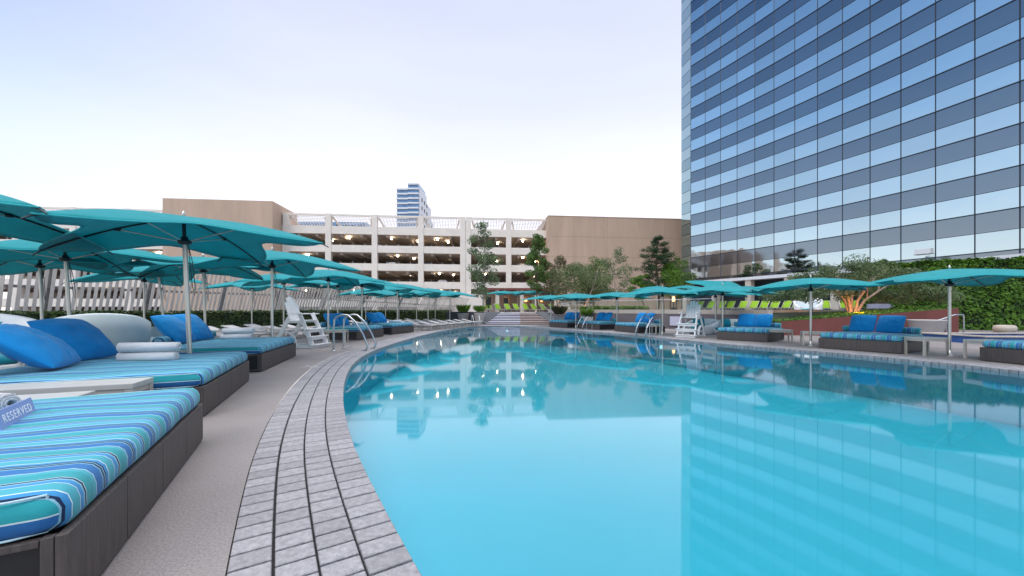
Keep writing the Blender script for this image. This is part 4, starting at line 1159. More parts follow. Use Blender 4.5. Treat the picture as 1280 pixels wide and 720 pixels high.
towel_roll('upper rolled white towel on the daybed before the lifeguard chair', (p.x+.05,p.y), R(9), .7, .078, MZ+.15, seed=7)
for bi, nm in ((3,'behind the pool ladder rails'),(4,'beside the first grey loungers')):
    c,u = BEDS_L[bi][:2]
    pillow('blue pillow on the daybed %s, closer one' % nm, c,u,.55,1.55,10+bi,size=.72,lean=52)
    pillow('blue pillow on the daybed %s, farther one' % nm, c,u,1.4,1.6,14+bi,size=.72,lean=52,yaw=-8)
    bolster('striped bolster on the daybed %s' % nm, c,u,.28,1.75)
    p = at_bed(c,u,2.0,1.0); towel_roll('rolled white towel on the daybed %s' % nm, (p.x,p.y), R(5), .7, .075, MZ, seed=20+bi)
names_r = ['by the square planter','below the low terrace hedge','by the ladder rails','next to the lifeguard chair','under the parasol by the red wall','at the picture edge']
for bi,(c,u,L,Wd,lab) in enumerate(BEDS_R):
    s1 = L*.33; s2 = L*.67
    pillow('blue pillow on the daybed %s, far side' % names_r[bi], c,u,s1,Wd-.52,30+bi,size=.68,lean=60,z=MZR,yaw=3)
    if bi < 5: pillow('blue pillow on the daybed %s, near side' % names_r[bi], c,u,s2,Wd-.5,40+bi,size=.68,lean=58,z=MZR,yaw=-4)
    bolster('striped bolster on the daybed %s, far end' % names_r[bi], c,u,.30,Wd-.3,z=MZR,L=.5)
    bolster('striped bolster on the daybed %s, near end' % names_r[bi], c,u,L-.28,Wd-.3,z=MZR,L=.5)

# reserved sign and towels on the first bed
t = thing('reserved_sign', 'periwinkle blue RESERVED sign leaning on rolled white towels', 'sign', (-3.345,2.635,MZ+.004), math.atan2(.40,-.28)+PI)
# local x runs along the text, facing -y
t.rotation_euler = (0,0,math.atan2(2.77-2.37,-3.44+3.16))
mb = MB(); mb.box((0,.02,.065),(.50,.012,.13),M=Matrix.Rotation(R(-14),4,'X'),ch=.003); bd = mb.build('board', M['sign'], t)
mb = MB(); mb.box((0,.075,.006),(.40,.11,.010),ch=.002); mb.build('stand', M['sign'], t)
cu = bpy.data.curves.new('lettering','FONT'); cu.body = 'RESERVED'; cu.size = .078; cu.align_x = 'CENTER'; cu.align_y = 'CENTER'; cu.extrude = .0008; cu.space_character = 1.18
to = bpy.data.objects.new('lettering', cu); C.objects.link(to); to.parent = t; cu.materials.append(M['letter'])
me_ = bpy.data.meshes.new_from_object(to.evaluated_get(bpy.context.evaluated_depsgraph_get())); bpy.data.objects.remove(to)
to = bpy.data.objects.new('lettering', me_); C.objects.link(to); to.parent = t
if not me_.materials: me_.materials.append(M['letter'])
mloc = Matrix.Rotation(R(-14),4,'X') @ Vector((.0,.0128,.065)); to.location = mloc; to.rotation_euler = (R(90-14),0,0)
c,u = BEDS_L[0][:2]
rzt = math.atan2(.40,-.28)
for k,(x,y,z,lab) in enumerate(((-4.02,2.40,0,'front lower rolled towel behind the reserved sign'),(-3.92,2.86,0,'rear lower rolled towel behind the reserved sign'),(-3.97,2.66,.135,'top rolled towel of the pile behind the reserved sign'))):
    towel_roll(lab, (x,y), R(165+6*k) , .46, .076, MZ, seed=30+k).location.z += z
# ================================================================ parasols
def umbrella(label, loc, rz, H, Rt=2.4, drop=.48, tilt=None, dome=.0):
    t = thing('parasol', label, 'parasol', loc, rz)
    zh = H - .06
    def rib_z(q): return zh - drop*(.30*q + .70*q*q)
    nth, nr = 64, 12; vs = [(0,0,zh+.01)]; fs = []
    for i in range(1, nr+1):
        for k in range(nth):
            a = 2*PI*k/nth; s2 = math.sin(2*a)**2
            Rl = 1.0/(abs(math.cos(a))+abs(math.sin(a)))
            Re = Rt*Rl*(1 - .27*s2) 
            f = i/nr; r = Re*f; x, y = r*math.cos(a), r*math.sin(a)
            q = (abs(x)+abs(y))/Rt
            q2 = max(q, 0)
            z = rib_z(min(1,q2)) + .012 - .04*s2*f*f*(1-.35*f) + .004*math.sin(9*a+3*f)*f
            vs.append((x,y,z))
    for k in range(nth): fs.append((0,1+k,1+(k+1)%nth))
    for i in range(nr-1):
        for k in range(nth):
            a = 1+i*nth+k; b = 1+i*nth+(k+1)%nth; fs.append((a,a+nth,b+nth,b))
    mb = MB(); mb.add(vs, fs, 0, True); ca = mb.build('canopy', M['teal'], t)
    md = ca.modifiers.new('solid','SOLIDIFY'); md.thickness = .006; md.offset = 0
    rim_ = [vs[1+(nr-1)*nth+k] for k in range(nth)]; mb = MB(); mb.tube([(x,y,z-.004) for x,y,z in rim_]+[(rim_[0][0],rim_[0][1],rim_[0][2]-.004)], .012, 5, cap=False); mb.build('hem', M['hem'], ca)
    zj = H - .50
    mb = MB(); mb.tube([(0,0,.0),(0,0,zj)], .037, 14); mb.build('pole', M['alu'], t)
    mb = MB(); mb.tube([(0,0,zj),(0,0,zh)], .03, 12); mb.build('mast', M['dark'], t)
    mb = MB(); mb.lathe([(.05,-.05),(.10,-.03),(.105,.02),(.06,.05),(.045,.10)], 16, c=(0,0,zj)); mb.build('runner', M['dark'], t)
    mb = MB(); mb.lathe([(.05,-.09),(.085,-.07),(.085,-.02),(.04,0)], 16, c=(0,0,zh)); mb.build('hub', M['dark'], t)
    mb = MB(); mb.lathe([(.012,0),(.03,.02),(.028,.07),(.012,.11),(.004,.12)], 12, c=(0,0,zh+.012)); mb.build('finial', M['alu'], t)
    mb = MB(); mb.lathe([(.085,0),(.085,.012),(.055,.018),(.05,.16),(.042,.17)], 20); mb.build('base', M['alu'], t)
    for k in range(4):
        a = k*PI/2; ca_, sa_ = math.cos(a), math.sin(a)
        pts = [(ca_*Rt*q, sa_*Rt*q, rib_z(q)-.014) for q in [j/8 for j in range(9)]] + [(ca_*(Rt+.10), sa_*(Rt+.10), rib_z(1.0)-.075)]
        pts[0] = (ca_*.06, sa_*.06, zh-.05)
        mb = MB(); mb.tube(pts, [.016]*8+[.013,.010], 6); rb = mb.build('rib', M['dark'], t)
        q = .46; mb = MB(); mb.tube([(ca_*.09,sa_*.09,zj+.02),(ca_*Rt*q, sa_*Rt*q, rib_z(q)-.03)], .011, 6); mb.build('strut', M['alu'], rb)
        mb = MB(); mb.rbox((ca_*Rt*q, sa_*Rt*q, rib_z(q)-.03),(.09,.06,.06),.015,2,rz=a); mb.build('joint', M['dark'], rb)
    mb = MB(); mb.tube([(.05,0,zj-.02),(.10,.02,zj-.35),(.13,.02,zj-.80),(.115,.02,zj-.98),(.09,.01,zj-.80),(.06,.0,zj-.1)], .007, 5); mb.build('crank_rope', M['rope'], t)
    if tilt: t.rotation_euler = (tilt[0], tilt[1], rz)
    return t
HL, HR = 3.08, 2.58
protoL = umbrella('big teal parasol over the daybed with the two large pillows, pole behind the towels', (-5.85,7.0,0), R(5), HL, 2.42, .53, tilt=(R(0),R(-2.4)))
LEFT = [((-8.0,4.95),-8,'teal parasol at the picture edge, only its pointed corner showing',-2),
        ((-10.75,9.4),20,'teal parasol whose pole stands in front of the white pod shell',-3),
        ((-13.3,10.9),-12,'teal parasol with its pole between the two white pods',-3),
        ((-12.5,13.9),25,'teal parasol before the fence, pole leaning, behind the second daybed',-5),
        ((-9.76,12.25),-8,'teal parasol standing behind the third daybed by the hedge',-2),
        ((-6.87,11.0),8,'teal parasol beside the third daybed and the white lifeguard chair',0),
        ((-7.75,16.2),-5,'teal parasol between lifeguard chair and the daybed with ladder rails',0),
        ((-15.8,16.5),12,'teal parasol close to the slatted fence with a dark thin pole',0),
        ((-14.9,22.0),30,'teal parasol low by the fence behind the lifeguard chair, pale top showing',0),
        ((-10.7,18.0),-14,'teal parasol just behind the lifeguard chair back',0),
        ((-9.3,20.5),18,'teal parasol over the loungers past the lifeguard chair',0),
        ((-7.9,20.2),-4,'teal parasol over the fourth daybed',0),
        ((-7.4,24.8),6,'teal parasol at the head of the fifth daybed',0),
        ((-11.8,31.0),0,'small far teal parasol by the dark hedge, behind the fifth daybed',0),
        ((-10.7,32.5),20,'small far teal parasol by the dark hedge, one step past its neighbour',0),
        ((-10.6,36.0),-10,'small far teal parasol against the smooth part of the fence',0),
        ((-8.2,33.0),10,'far teal parasol over the middle of the grey lounger rows',0),
        ((-6.6,30.2),-4,'far teal parasol at the pool side of the grey lounger rows',0),
        ((-7.2,36.0),15,'farthest small teal parasol near the end of the hedge',0),
        ((-5.6,34.6),0,'far teal parasol closest to the potted plants',0)]
for (x,y),rz,lab,lean in LEFT:
    o = dup(protoL, (x,y,0), R(rz), lab, tilt=(0,R(lean)))
    sc = 1.0
protoR = umbrella('teal poolside parasol beside the red wall and beige tables, the closest across the water', (12.76,11.2,0), R(24), HR, 2.5, .42)
RIGHT = [((11.2,14.4,0),10,'teal parasol before the orange lit tree, beside the daybed with the broad pot'),
         ((8.07,20.6,0),14,'teal parasol by the ladder rails and the white lifeguard chair'),
         ((10.25,18.7,0),-8,'teal parasol behind the daybed next to the lifeguard chair'),
         ((11.65,22.0,0),20,'teal parasol behind the white pods at the grey wall'),
         ((7.1,26.0,0),5,'teal parasol behind the daybed in front of the low terrace hedge'),
         ((4.65,28.0,0),-12,'teal parasol at the daybed by the square planter'),
         ((3.15,31.2,0),8,'far teal parasol beside the painted steps'),
         ((.7,46,TZ),0,'teal terrace parasol above the lime loungers at the porch, with the visible pole'),
         ((-.9,45.2,TZ),18,'teal terrace parasol nearest the slim grey green tree'),
         ((2.4,44,TZ),-10,'teal terrace parasol half hidden by the bright green tree'),
         ((13.6,36,TZ),12,'teal terrace parasol behind the low hedge, far from the water'),
         ((15.9,35,TZ),0,'teal terrace parasol among the lime loungers near the tower corner'),
         ((18.6,35,TZ),16,'teal terrace parasol in front of the columns beneath the glass tower'),
         ((21.9,36,TZ),-6,'teal terrace parasol before the tan recess wall'),
         ((23.6,35.5,TZ),9,'teal terrace parasol nearest the wall mounted black screen')]
for p,rz,lab in RIGHT: dup(protoR, p, R(rz), lab)
dup(protoR, (14.3,26.9,TZ-.2), R(45), 'teal parasol tipped so that its underside corner hangs down by the pods', tilt=(R(14),R(-12)))

# ================================================================ tables
def table(name, label, loc, rz, w_, d_, h_, leg=.05, top=.05, low=False):
    t = thing(name, label, 'table', loc, rz)
    mb = MB(); mb.box((0,0,h_-top/2),(w_,d_,top),ch=.006); mb.build('tabletop', M['tabletop'], t)
    mb = MB()
    for sy in (-1,1): mb.box((0,sy*(d_/2-leg/2-.004),h_-top-.03),(w_-2*leg-.02,leg-.012,.055))
    for sx in (-1,1): mb.box((sx*(w_/2-leg/2-.004),0,h_-top-.03),(leg-.012,d_-2*leg-.02,.055))
    mb.box((0,0,h_-top-.012),(w_-2*leg-.02,d_-2*leg-.02,.02))
    mb.build('apron', M['table'], t)
    for sx in (-1,1):
        for sy in (-1,1):
            mb = MB(); mb.box((sx*(w_/2-leg/2-.003),sy*(d_/2-leg/2-.003),(h_-top)/2-.001),(leg,leg,h_-top-.003)); mb.build('leg', M['table'], t)
    return t
# pair of long tables between the first two daybeds: their ends face the pool
ub = Vector((-.45,.893)); vb = Vector((-.893,-.45)); rzb = math.atan2(vb.y, vb.x)
def table_at(name, lab, front, w_, d_, h_, rz): 
    v = Vector((math.cos(rz), math.sin(rz))); p = Vector(front)+v*w_/2; return table(name, lab, (p.x,p.y,0), rz, w_, d_, h_, .075, .06)
table_at('side_table', 'long beige table against the second daybed, farther of the pair', (-4.18,4.36), 1.9, .42, .55, R(180+20))
table_at('side_table', 'long beige table behind the first daybed, closer of the pair', (-4.05,3.62), 1.5, .40, .55, R(180+22))
table('side_table', 'beige table between the second and third daybeds beneath the parasol pole', (-7.1,8.05,0), R(200), 1.2, .5, .52, .06)
table('side_table', 'beige table between the lifeguard chair and the fourth daybed', (-7.3,15.9,0), R(10), .9, .5, .52)
table('side_table', 'small beige table at the end of the daybed next to the lifeguard chair', (11.1,16.05,0), R(-20), .95, .5, .52)
table('side_table', 'small beige table between parasol pole and the daybed under it', (11.55,14.55,0), R(-28), .95, .5, .52)
table('side_table', 'small beige table just before the closest poolside parasol pole', (12.35,11.45,0), R(5), .8, .55, .53)
table('side_table', 'small beige table between the closest parasol pole and the last daybed', (12.95,10.45,0), R(5), .75, .55, .53)
table('side_table', 'small beige table beside the ladder rails and daybed below the wall', (7.95,21.5,0), R(-60), .7, .5, .52)

# ================================================================ lifeguard chairs
def lifeguard(label, loc, rz, sc=1.0):
    t = thing('lifeguard_chair', label, 'lifeguard chair', loc, rz)
    W2 = .42
    S = lambda p: tuple(q*sc for q in p)
    for sy in (-1,1):      # side frames: front stile leaning back, rear stile, arched rear foot, bottom rail
        y = sy*W2
        for (a, b, nm, ww) in (((.72,y,0),(.16,y*.86,1.22),'front_leg',.135),((-.76,y,0),(-.24,y*.86,1.05),'rear_leg',.135)):
            mb = MB(); mb.beam(S(a),S(b),.045*sc,ww*sc,up=(1,0,.3)); mb.build(nm, M['white'], t)
        mb = MB(); mb.beam(S((.74,y*1.0-sy*.05,.05)),S((-.80,y-sy*.05,.05)),.04*sc,.09*sc); mb.build('foot_rail', M['white'], t)
        mb = MB()
        pts = [(-.72+.38*(1-math.cos(a)), y-sy*.05, .10+.46*math.sin(a)) for a in [PI*k/10 for k in range(11)]]
        for k in range(10): mb.beam(S(pts[k]),S(pts[k+1]),.04*sc,.09*sc,up=(0,1,0))
        mb.build('arch_brace', M['white'], t)
        mb = MB(); mb.box(S((.06,sy*.42,1.20)),S((.62,.11,.035)),ch=.008); mb.build('armrest', M['white'], t)
        mb = MB(); mb.beam(S((-.30,y*.9,.92)),S((.30,y*.9,.92)),.04*sc,.08*sc); mb.build('seat_rail', M['white'], t)
    for k,(x,z,d) in enumerate(((.70,.12,.20),(.58,.40,.20),(.46,.66,.22))):
        mb = MB(); mb.box(S((x+.03,0,z)),S((d,.98,.035)),ch=.006); mb.build('step', M['white'], t)
        mb = MB(); mb.box(S((x+.07,0,z-.07)),S((.03,.90,.09)),ch=.005); mb.build('step', M['white'], t)
    for k in range(5):
        mb = MB(); mb.box(S((.26-.115*k,0,.97-.012*k)),S((.10,.74,.028)),ch=.006); mb.build('seat_slat', M['white'], t)
    for k in range(5):
        y = (k-2)*.135; top = 1.86-.055*(k-2)**2
        m_ = Matrix.Translation(S((-.22,0,.94))) @ Matrix.Rotation(R(-17),4,'Y')
        hgt = (top-.94)
        mb = MB(); mb.box((0,y*sc,hgt*sc/2),(.028*sc,.122*sc,hgt*sc),M=m_,ch=.012)
        c_ = mb.build('back_slat', M['white'], t)
    for z in (1.12,1.55):
        mb = MB(); mb.box(S((-.29-.30*(z-1.12),0,z)),S((.03,.66,.07))); mb.build('back_rail', M['white'], t)
    return t
lifeguard('white lifeguard chair on the paving, turned to the pool between daybeds and ladder rails', (-7.55,13.8,0), R(-6))
lifeguard('white lifeguard chair across the water in front of the grey wall', (8.9,19.1,0), R(226), 1.0)

# ================================================================ steel ladder rails
def rails(label, loc, rz, w_=.55, h_=.86, reach=.75):
    t = thing('ladder_rail', label, 'pool rail', loc, rz)
    for sy in (-1,1):
        y = sy*w_/2; pts = [(-.05,y,0),(-.05,y,.55),(-.03,y,.72)]
        for k in range(1,9):
            a = PI*(1-k/8*.62); pts.append((.22+.26*math.cos(a), y, .72+.17*math.sin(a)))
        e_ = pts[-1]
        pts += [(e_[0]+.18,y,e_[2]-.16),(e_[0]+.38,y,.42),(e_[0]+.50,y,.14),(e_[0]+.46,y,.02),(e_[0]+.30,y,-.03)]
        mb = MB(); mb.tube(pts, .024, 10); mb.build('rail', M['steel'], t)
        mb = MB(); mb.lathe([(.06,0),(.06,.012),(.035,.02)], 16, c=(-.05,y,0)); mb.build('escutcheon', M['steel'], t)
    mb = MB(); mb.tube([(.18,-w_/2,.06),(.18,w_/2,.06)], .018, 8); mb.build('cross_bar', M['steel'], t)
    return t
rails('pair of bent steel ladder rails in front of the fourth daybed', (-5.78,12.95,0), R(-3), .50, .9).scale = (1.32,)*3
rails('pair of bent steel ladder rails before the daybed below the grey wall', (7.5,20.3,0), R(205), .62).scale = (1.15,)*3
rails('pair of bent steel ladder rails at the far end between the white pots', (-3.2,32.9,0), R(-70), .55)
rails('pair of bent steel ladder rails between two far daybeds', (5.2,26.0,0), R(210), .55)

# ================================================================ loungers
def lounger(name, label, loc, rz, fab, back=38, frame='lframe', group=None):
    t = thing(name, label, 'lounger', loc, rz, group)
    L, W2, z = 1.95, .32, .34; hx = L*.60
    mb = MB()
    for sy in (-1,1): mb.beam((0,sy*W2,z),(hx,sy*W2,z),.035,.05)
    mb.beam((0,-W2,z),(0,W2,z),.035,.05); mb.beam((hx,-W2,z),(hx,W2,z),.035,.05)
    mb.build('frame', M[frame], t)
    a = R(back); bx = hx+math.cos(a)*(L-hx); bz = z+math.sin(a)*(L-hx)
    mb = MB()
    for sy in (-1,1): mb.beam((hx,sy*W2,z+.01),(bx,sy*W2,bz),.03,.045)
    mb.beam((bx,-W2,bz),(bx,W2,bz),.03,.045); mb.beam((hx+.35*math.cos(a),-W2*.8,z+.35*math.sin(a)),(hx+.5,-W2*.8,.05),.025,.025); mb.beam((hx+.35*math.cos(a),W2*.8,z+.35*math.sin(a)),(hx+.5,W2*.8,.05),.025,.025)
    mb.build('back_frame', M[frame], t)
    def pad(p0, p1, th):
        mb = MB(); n = 8; vs = []; d = (Vector(p1)-Vector(p0)); nn = Vector((-d.z,0,d.x)).normalized()
        for s_ in (0,1):
            for k in range(n+1):
                for q in range(5):
                    f = k/n; y = (q/4-.5)*2*(W2-.025); sag = -.018*math.sin(PI*q/4)
                    vs.append(Vector(p0)+d*f+Vector((0,y,0))+nn*(sag+.03-(th if s_ else 0)))
        fs = []
        st = (n+1)*5
        for k in range(n):
            for q in range(4):
                b = k*5+q; fs.append((b,b+1,b+6,b+5)); fs.append((st+b,st+b+5,st+b+6,st+b+1))
            fs.append((k*5,k*5+5,st+k*5+5,st+k*5)); fs.append((k*5+4,st+k*5+4,st+k*5+9,k*5+9))
        fs.append((0,st,st+1,1)); fs += [(q,st+q,st+q+1,q+1) for q in range(1,4)] + [(n*5+q,n*5+q+1,st+n*5+q+1,st+n*5+q) for q in range(4)]
        mb.add(vs, fs, 0, True); return mb
    pad((.02,0,z),(hx-.01,0,z),.03).build('seat', M[fab], t)
    pad((hx+.01,0,z+.01),(bx,0,bz),.03).build('backrest', M[fab], t)
    for x in (.12,hx-.1):
        for sy in (-1,1):
            mb = MB(); mb.beam((x,sy*W2,z-.02),(x+.02,sy*(W2+.01),0),.035,.035); mb.build('leg', M[frame], t)
    return t
pl = lounger('sling_lounger', 'grey sling lounger', (-7.6,17.0,0), R(170), 'mesh', back=14)
GREY = []
ORD = ['first','second','third','fourth','fifth','sixth','seventh','eighth','ninth','tenth','eleventh','twelfth']
# rows past the fifth daybed
rowdef = [((-4.9,24.6),(.30,.95),7,168,'poolside row past the fifth daybed'),
          ((-7.6,25.6),(.30,.95),7,168,'middle row past the fifth daybed'),
          ((-10.4,26.5),(.32,.95),7,168,'row beside the hedge past the fifth daybed'),
          ((-10.2,14.6),(.0,1.0),5,172,'row between the third daybed and the lifeguard chair'),
          ((-13.2,15.2),(.1,.99),5,165,'row at the hedge behind the third daybed')]
first = True
for (x0,y0),(dx,dy),n,a,nm in rowdef:
    for k in range(n):
        st_ = 1.38
        p = (x0+dx*st_*k, y0+dy*st_*k, 0); lab = '%s grey lounger of the %s' % (ORD[k], nm)
        if first: pl.location = p; pl.rotation_euler = (0,0,R(a)); pl['label'] = lab; first = False
        else: dup(pl, p, R(a+rnd.uniform(-2,2)), lab)
gl_ = lounger('lime_lounger', 'lime lounger', (0,0,0), 0, 'lime', back=52)
first = True
def lime(p, rz, lab):
    global first
    if first: gl_.location = p; gl_.rotation_euler = (0,0,rz); gl_['label'] = lab; first = False
    else: dup(gl_, p, rz, lab)
for k in range(8):
    lime((-1.7+.98*k,40.0+.12*k,TZ), R(125+rnd.uniform(-3,3)), 'lime green lounger above the steps, %s counted from the loudspeaker' % ORD[k])
for k in range(11):
    px = 862+13.2*k+ (3 if k > 3 else 0); Y = 34.0-.25*k
    lime((px_x(px,Y),Y,TZ+.12), R(28+rnd.uniform(-4,4)), 'lime green lounger behind the cream curb, %s counted from the tower corner' % ORD[k])
for k,(px,Y) in enumerate(((1024,30.5),(1036,30),(1062,29.5),(1076,29))):
    lime((px_x(px,Y),Y,TZ+.1), R(60), 'lime green lounger glimpsed behind the orange lit tree, %s from its trunk' % ORD[3-k])

# ================================================================ white pods
def pod_seat(label, loc, rz, sc=1.0, cush=True, shell='white', hb=.95):
    t = thing('lounge_pod', label, 'lounge pod', loc, rz)
    n = 40; prof = []; vs = []; fs = []
    for k in range(n+1):
        a = R(-152+304*k/n); f = .5+.5*math.cos(a); hgt = .36 + (hb-.36)*f**.55
        for (r, z) in ((.78,0.02),(.90,.25),(.93+.05*f,hgt*.75),(.93+.07*f,hgt-.03),(.89+.06*f,hgt),(.84+.05*f,hgt-.03),(.80+.03*f,hgt*.7),(.74,.22)):
            vs.append((-r*math.cos(a)*sc, r*math.sin(a)*sc, z*sc))
    m_ = 8
    for k in range(n):
        for q in range(m_-1): b = k*m_+q; fs.append((b,b+1,b+m_+1,b+m_))
    fs += [tuple(range(m_)), tuple(n*m_+q for q in range(m_-1,-1,-1))]
    mb = MB(); mb.add(vs, fs, 0, True); mb.build('shell', M[shell], t)
    mb = MB(); mb.lathe([(.60,.02),(.76,.05),(.79,.24),(.76,.27),(.1,.28)], 36, c=(0,0,0)); o = mb.build('seat_base', M[shell], t); o.scale = (sc,)*3
    mb = MB(); mb.lathe([(.66,.285),(.72,.31),(.72,.38),(.66,.42),(.1,.43)], 36); o = mb.build('seat_cushion', M['tealc'], t); o.scale = (sc,)*3
    return t
pod_seat('pale plastic lounge pod behind the two large blue pillows, its curved back to the camera', (-9.2,8.55,0), R(140), .88, shell='shell', hb=1.45)
pod_seat('white lounge pod at the picture edge with a teal cushion over its rim', (-10.6,7.6,0), R(-25), 1.0, hb=1.3)
pod_seat('pale open lounge pod with teal cushion beside the pole of the third daybed', (-9.7,11.0,0), R(-5), .95, shell='shell', hb=.9)
pod_seat('white lounge pod behind the lifeguard chair at the grey wall', (10.7,21.6,0), R(215), .85, hb=.98)
pod_seat('white lounge pod at the grey wall next to the parasol poles', (11.7,20.9,0), R(215), .85, hb=.98)
pillow('teal cushion in the white pod behind the lifeguard chair', (10.55,21.7), (1,0), 0, 0, 71, size=.6, lean=70, m='tealc', z=.37)
pillow('teal cushion in the white pod next to the parasol poles', (11.75,21.1), (1,0), 0, 0, 72, size=.5, lean=70, m='tealc', z=.37)
pillow('teal cushion over the rim of the white pod at the picture edge', (-10.0,6.9), (1,0), 0, 0, 73, size=.85, lean=35, m='tealc', z=.60)
pod_seat('white swing pod on the terrace beyond the parasol pole and the tree', (px_x(1010,29.5),29.5,TZ), R(230), .95, hb=1.35)
pod_seat('small white pod on the terrace behind the low hedge, first of two', (px_x(776,34.5),34.5,TZ), R(250), .55, hb=.9)
pod_seat('small white pod on the terrace behind the low hedge, second of two', (px_x(783,34.3),34.3,TZ), R(235), .55, hb=.9)

# ================================================================ pots, planters, railing, spa
def plant_pot(name, label, loc, r0, r1, h, mleaf, n, lh, seed, square=False, leaf=.28):
    t = thing(name, label, 'planter', loc); rnd = random.Random(seed)
    mb = MB()
    if square:
        mb.box((0,0,h/2),(r1*2,r1*2,h),ch=.02); mb.box((0,0,h-.01),(r1*2-.12,r1*2-.12,.04),mi=1)
    else:
        mb.lathe([(r0,0),(r0*1.02,.02),(r1,h-.06),(r1*1.03,h-.04),(r1*1.03,h),(r1*.9,h),(r1*.88,h-.08),(.02,h-.08)], 28)
    mb.build('pot', [M['pot'], M['core']], t)
    if n:
        lb = MB()
        for _ in range(n):
            a = rnd.uniform(0,6.28); rr = r1*.55*math.sqrt(rnd.random()); ln = lh*rnd.uniform(.35,1.0); sp_ = rnd.uniform(.05,.62)
            p0 = Vector((math.cos(a)*rr, math.sin(a)*rr, h-.03)); p1 = p0 + Vector((math.cos(a)*sp_*ln, math.sin(a)*sp_*ln, ln)); b_ = rnd.uniform(.25,.9)
            p0 = p0.lerp(p1, b_*.75); w_ = Vector((-math.sin(a+rnd.gauss(0,.8)), math.cos(a+rnd.gauss(0,.8)), 0))*leaf*.16
            tip = p1 + Vector((math.cos(a), math.sin(a), -.25))*leaf*.45; o_ = len(lb.v)
            md_ = p0.lerp(tip,.5)+Vector((0,0,leaf*.10)); lb.v.extend([tuple(p0), tuple(md_+w_), tuple(tip), tuple(md_-w_)]); lb.f.append((o_,o_+1,o_+2,o_+3)); lb.mi.append(0); lb.sm.append(False)
        lb.build('foliage', mleaf, t)
    return t
plant_pot('potted_plant', 'tapered white pot with a bushy plant at the end of the lounger rows', (px_x(579,36.2),36.2,0), .36, .55, 1.0, M['leaf_bright'], 500, .95, 61)
plant_pot('potted_plant', 'tall tapered white pot beside the sloping stair wall', (px_x(599.5,35.2),35.2,0), .34, .52, 1.05, M['leaf_bright'], 380, .8, 62)
plant_pot('potted_plant', 'square pale planter with reddish plant between the steps and first daybed', (4.0,32.6,0), .5, .5, .82, M['leaf_brown'], 600, 1.0, 63, square=True)
plant_pot('potted_plant', 'square pale planter with green plant behind the first far daybed', (6.2,32.0,0), .5, .45, .75, M['leaf_bright'], 420, .8, 64, square=True)
plant_pot('broad_pot', 'broad empty grey pot in front of the rust red wall', (20.1,18.6,0), .48, .68, .86, None, 0, 0, 65)
t = thing('planter_box', 'long blue grey planter box on the terrace behind the orange lit tree', 'planter', (px_x(1108,27.6),27.6,TZ), R(8))
mb = MB(); mb.box((0,0,.37),(2.5,.8,.74),ch=.02); mb.build('box', M['planter'], t)
lb = MB(); rnd = random.Random(66)
for _ in range(700): lb.leaf(Vector((rnd.uniform(-1.2,1.2),rnd.uniform(-.35,.35),.74+abs(rnd.gauss(0,.16)))), Vector((rnd.gauss(0,.5),rnd.gauss(0,.5),1)), .2, .08, rnd.uniform(0,6.28))
lb.build('foliage', M['leaf_brown'], t)
t = thing('drum_stool', 'pale rounded stool on the sand below the ivy hedge', 'stool', (px_x(1256,22.2),22.2,0))
mb = MB(); mb.lathe([(.30,0),(.42,.10),(.47,.26),(.42,.42),(.30,.46),(.02,.47)], 24); mb.build('seat', M['band'], t)
for a in (0,2.09,4.18):
    p = MB(); p.box((.33*math.cos(a),.33*math.sin(a),-.0+.03),(.2,.2,.05),rz=a); p.build('foot', M['band'], t)
# glass railing on the terrace edge
rp_ = [(4.6,36.2),(8.5,30.8),(12.0,27.4),(13.4,25.0)]
t = thing('glass_railing', 'slim steel and glass railing along the cream terrace band', 'railing', (rp_[0][0],rp_[0][1],TZ+.33)); ro = Vector(rp_[0])
mr_ = MB()
for i in range(len(rp_)-1):
    a = Vector(rp_[i])-ro; b = Vector(rp_[i+1])-ro; n = max(1,round((b-a).length/1.7))
    mr_.tube([(a.x,a.y,.72),(b.x,b.y,.72)], .022, 8)
    for k in range(n+1 if i == len(rp_)-2 else n):
        p = a.lerp(b,k/n); m2 = MB(); m2.tube([(p.x,p.y,0),(p.x,p.y,.72)], .02, 8); m2.build('post', M['steel'], t)
        if k < n:
            q = a.lerp(b,(k+1)/n); d = (q-p).normalized(); p2 = p+d*.05; q2 = q-d*.05
            m2 = MB(); m2.beam((p2.x,p2.y,.34),(q2.x,q2.y,.34),.010,.60); m2.build('pane', M['rglass'], t)
mr_.build('top_rail', M['steel'], t)
# pale panel on the retaining wall
a = Vector((8.3,30.3)); b = Vector((11.8,26.8)); 
k = (850.5-640)/FPX; d = (b-a); s_ = (k*a.y-a.x)/(d.x-k*d.y); p = a+d*s_; dn = d.normalized(); nn = Vector((dn.y,-dn.x))
if nn.y > 0: nn = -nn
t = thing('wall_panel', 'pale lilac framed panel mounted on the grey wall behind the lifeguard chair', 'panel', (p.x+nn.x*.17,p.y+nn.y*.17,.56), math.atan2(dn.y,dn.x))
mb = MB(); mb.box((0,.0,0),(1.35,.03,.66),ch=.004); mb.build('panel', M['lilac'], t)
mb = MB()
for sx in (-1,1): mb.box((sx*.70,0,0),(.05,.05,.76))
for sz in (-1,1): mb.box((0,0,sz*.355),(1.35,.05,.05))
mb.build('frame', M['darkgrey'], t)
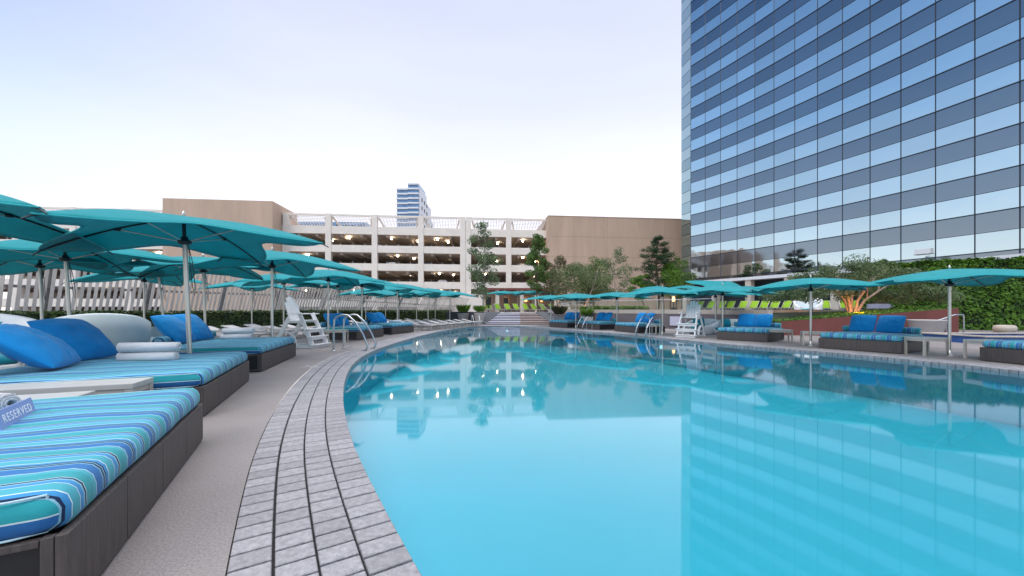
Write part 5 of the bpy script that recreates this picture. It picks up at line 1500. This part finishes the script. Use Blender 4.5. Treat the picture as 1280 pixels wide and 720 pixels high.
# spa
t = thing('spa_pool', 'raised small spa with blue tiled sides and cream lit rim before the ivy hedge', 'spa', (20.6,15.9,0), R(-3))
mb = MB()
for (c_, d_) in (((0,-1.1,.14),(4.6,.2,.28)),((0,1.1,.14),(4.6,.2,.28)),((-2.2,0,.14),(.2,2.0,.28)),((2.2,0,.14),(.2,2.0,.28))): mb.box(c_, d_)
mb.build('tiled_wall', M['bluetile'], t)
mb = MB()
for (c_, d_) in (((0,-1.1,.305),(4.7,.34,.045)),((0,1.1,.305),(4.7,.34,.045)),((-2.18,0,.305),(.32,1.85,.045)),((2.18,0,.305),(.32,1.85,.045))): mb.box(c_, d_)
mb.build('rim', M['band'], t)
mb = MB(); mb.box((0,0,.21),(4.2,1.95,.02)); mb.build('water', M['bluetile'], t)
t = thing('handrail', 'bent steel handrail by the spa at the end of the rust red wall', 'railing', (px_x(1180,18.2),18.2,0), R(0))
mb = MB(); mb.tube([(-.2,.2,.78),(.5,0,1.10),(.9,0,1.12),(.93,0,1.05),(.93,0,0)], .03, 8); mb.build('rail', M['steel'], t)
mb = MB(); mb.tube([(.2,.09,0),(.2,.09,.94)], .025, 8); mb.build('post', M['steel'], t)
# black screen on the podium
P1 = offp(5,-1.2)
t = thing('wall_screen', 'black flat screen hung on the tan recess wall under the tower', 'television', (px_x(977,37.0),37.0,TZ+1.75), R(-24))
mb = MB(); mb.box((0,0,0),(1.9,.07,1.05),ch=.01); mb.build('screen', M['black'], t)
mb = MB(); mb.box((0,.3,0),(.3,.6,.3)); mb.build('bracket', M['dark'], t)
t = thing('bar_counter', 'dark bar counter below the black screen under the tower', 'counter', (px_x(984,36.6),36.6,TZ), R(-20))
mb = MB(); mb.box((0,0,.5),(2.6,.7,1.0),ch=.01); mb.build('body', M['black'], t)
mb = MB(); mb.box((0,0,1.03),(2.8,.85,.05),ch=.01); mb.build('counter_top', M['darkgrey'], t)
t = thing('heat_lamp', 'glowing orange patio heater on the terrace behind the poolside parasols', 'heater', (px_x(842,36.0),36.0,TZ))
mb = MB(); mb.lathe([(.22,0),(.22,.5),(.05,.55),(.04,1.1)], 16); mb.build('stand', M['dark'], t)
mb = MB(); mb.lathe([(.10,1.1),(.13,1.2),(.11,1.5),(.02,1.55)], 14); mb.build('flame', M['warm'], t)
mb = MB(); mb.lathe([(.04,1.55),(.34,1.6),(.05,1.75)], 20); mb.build('reflector', M['steel'], t)
t = thing('fixture_box', 'small white box fixed on the pale ledge of the tower', 'fixture', (px_x(1155,29.6),29.6,GZ-.02), R(-68))
mb = MB(); mb.box((0,0,.22),(.9,.5,.42),ch=.01); mb.build('housing', M['farwhite'], t)
mb = MB(); mb.box((0,0,.02),(1.0,.6,.04)); mb.build('foot', M['alu'], t)
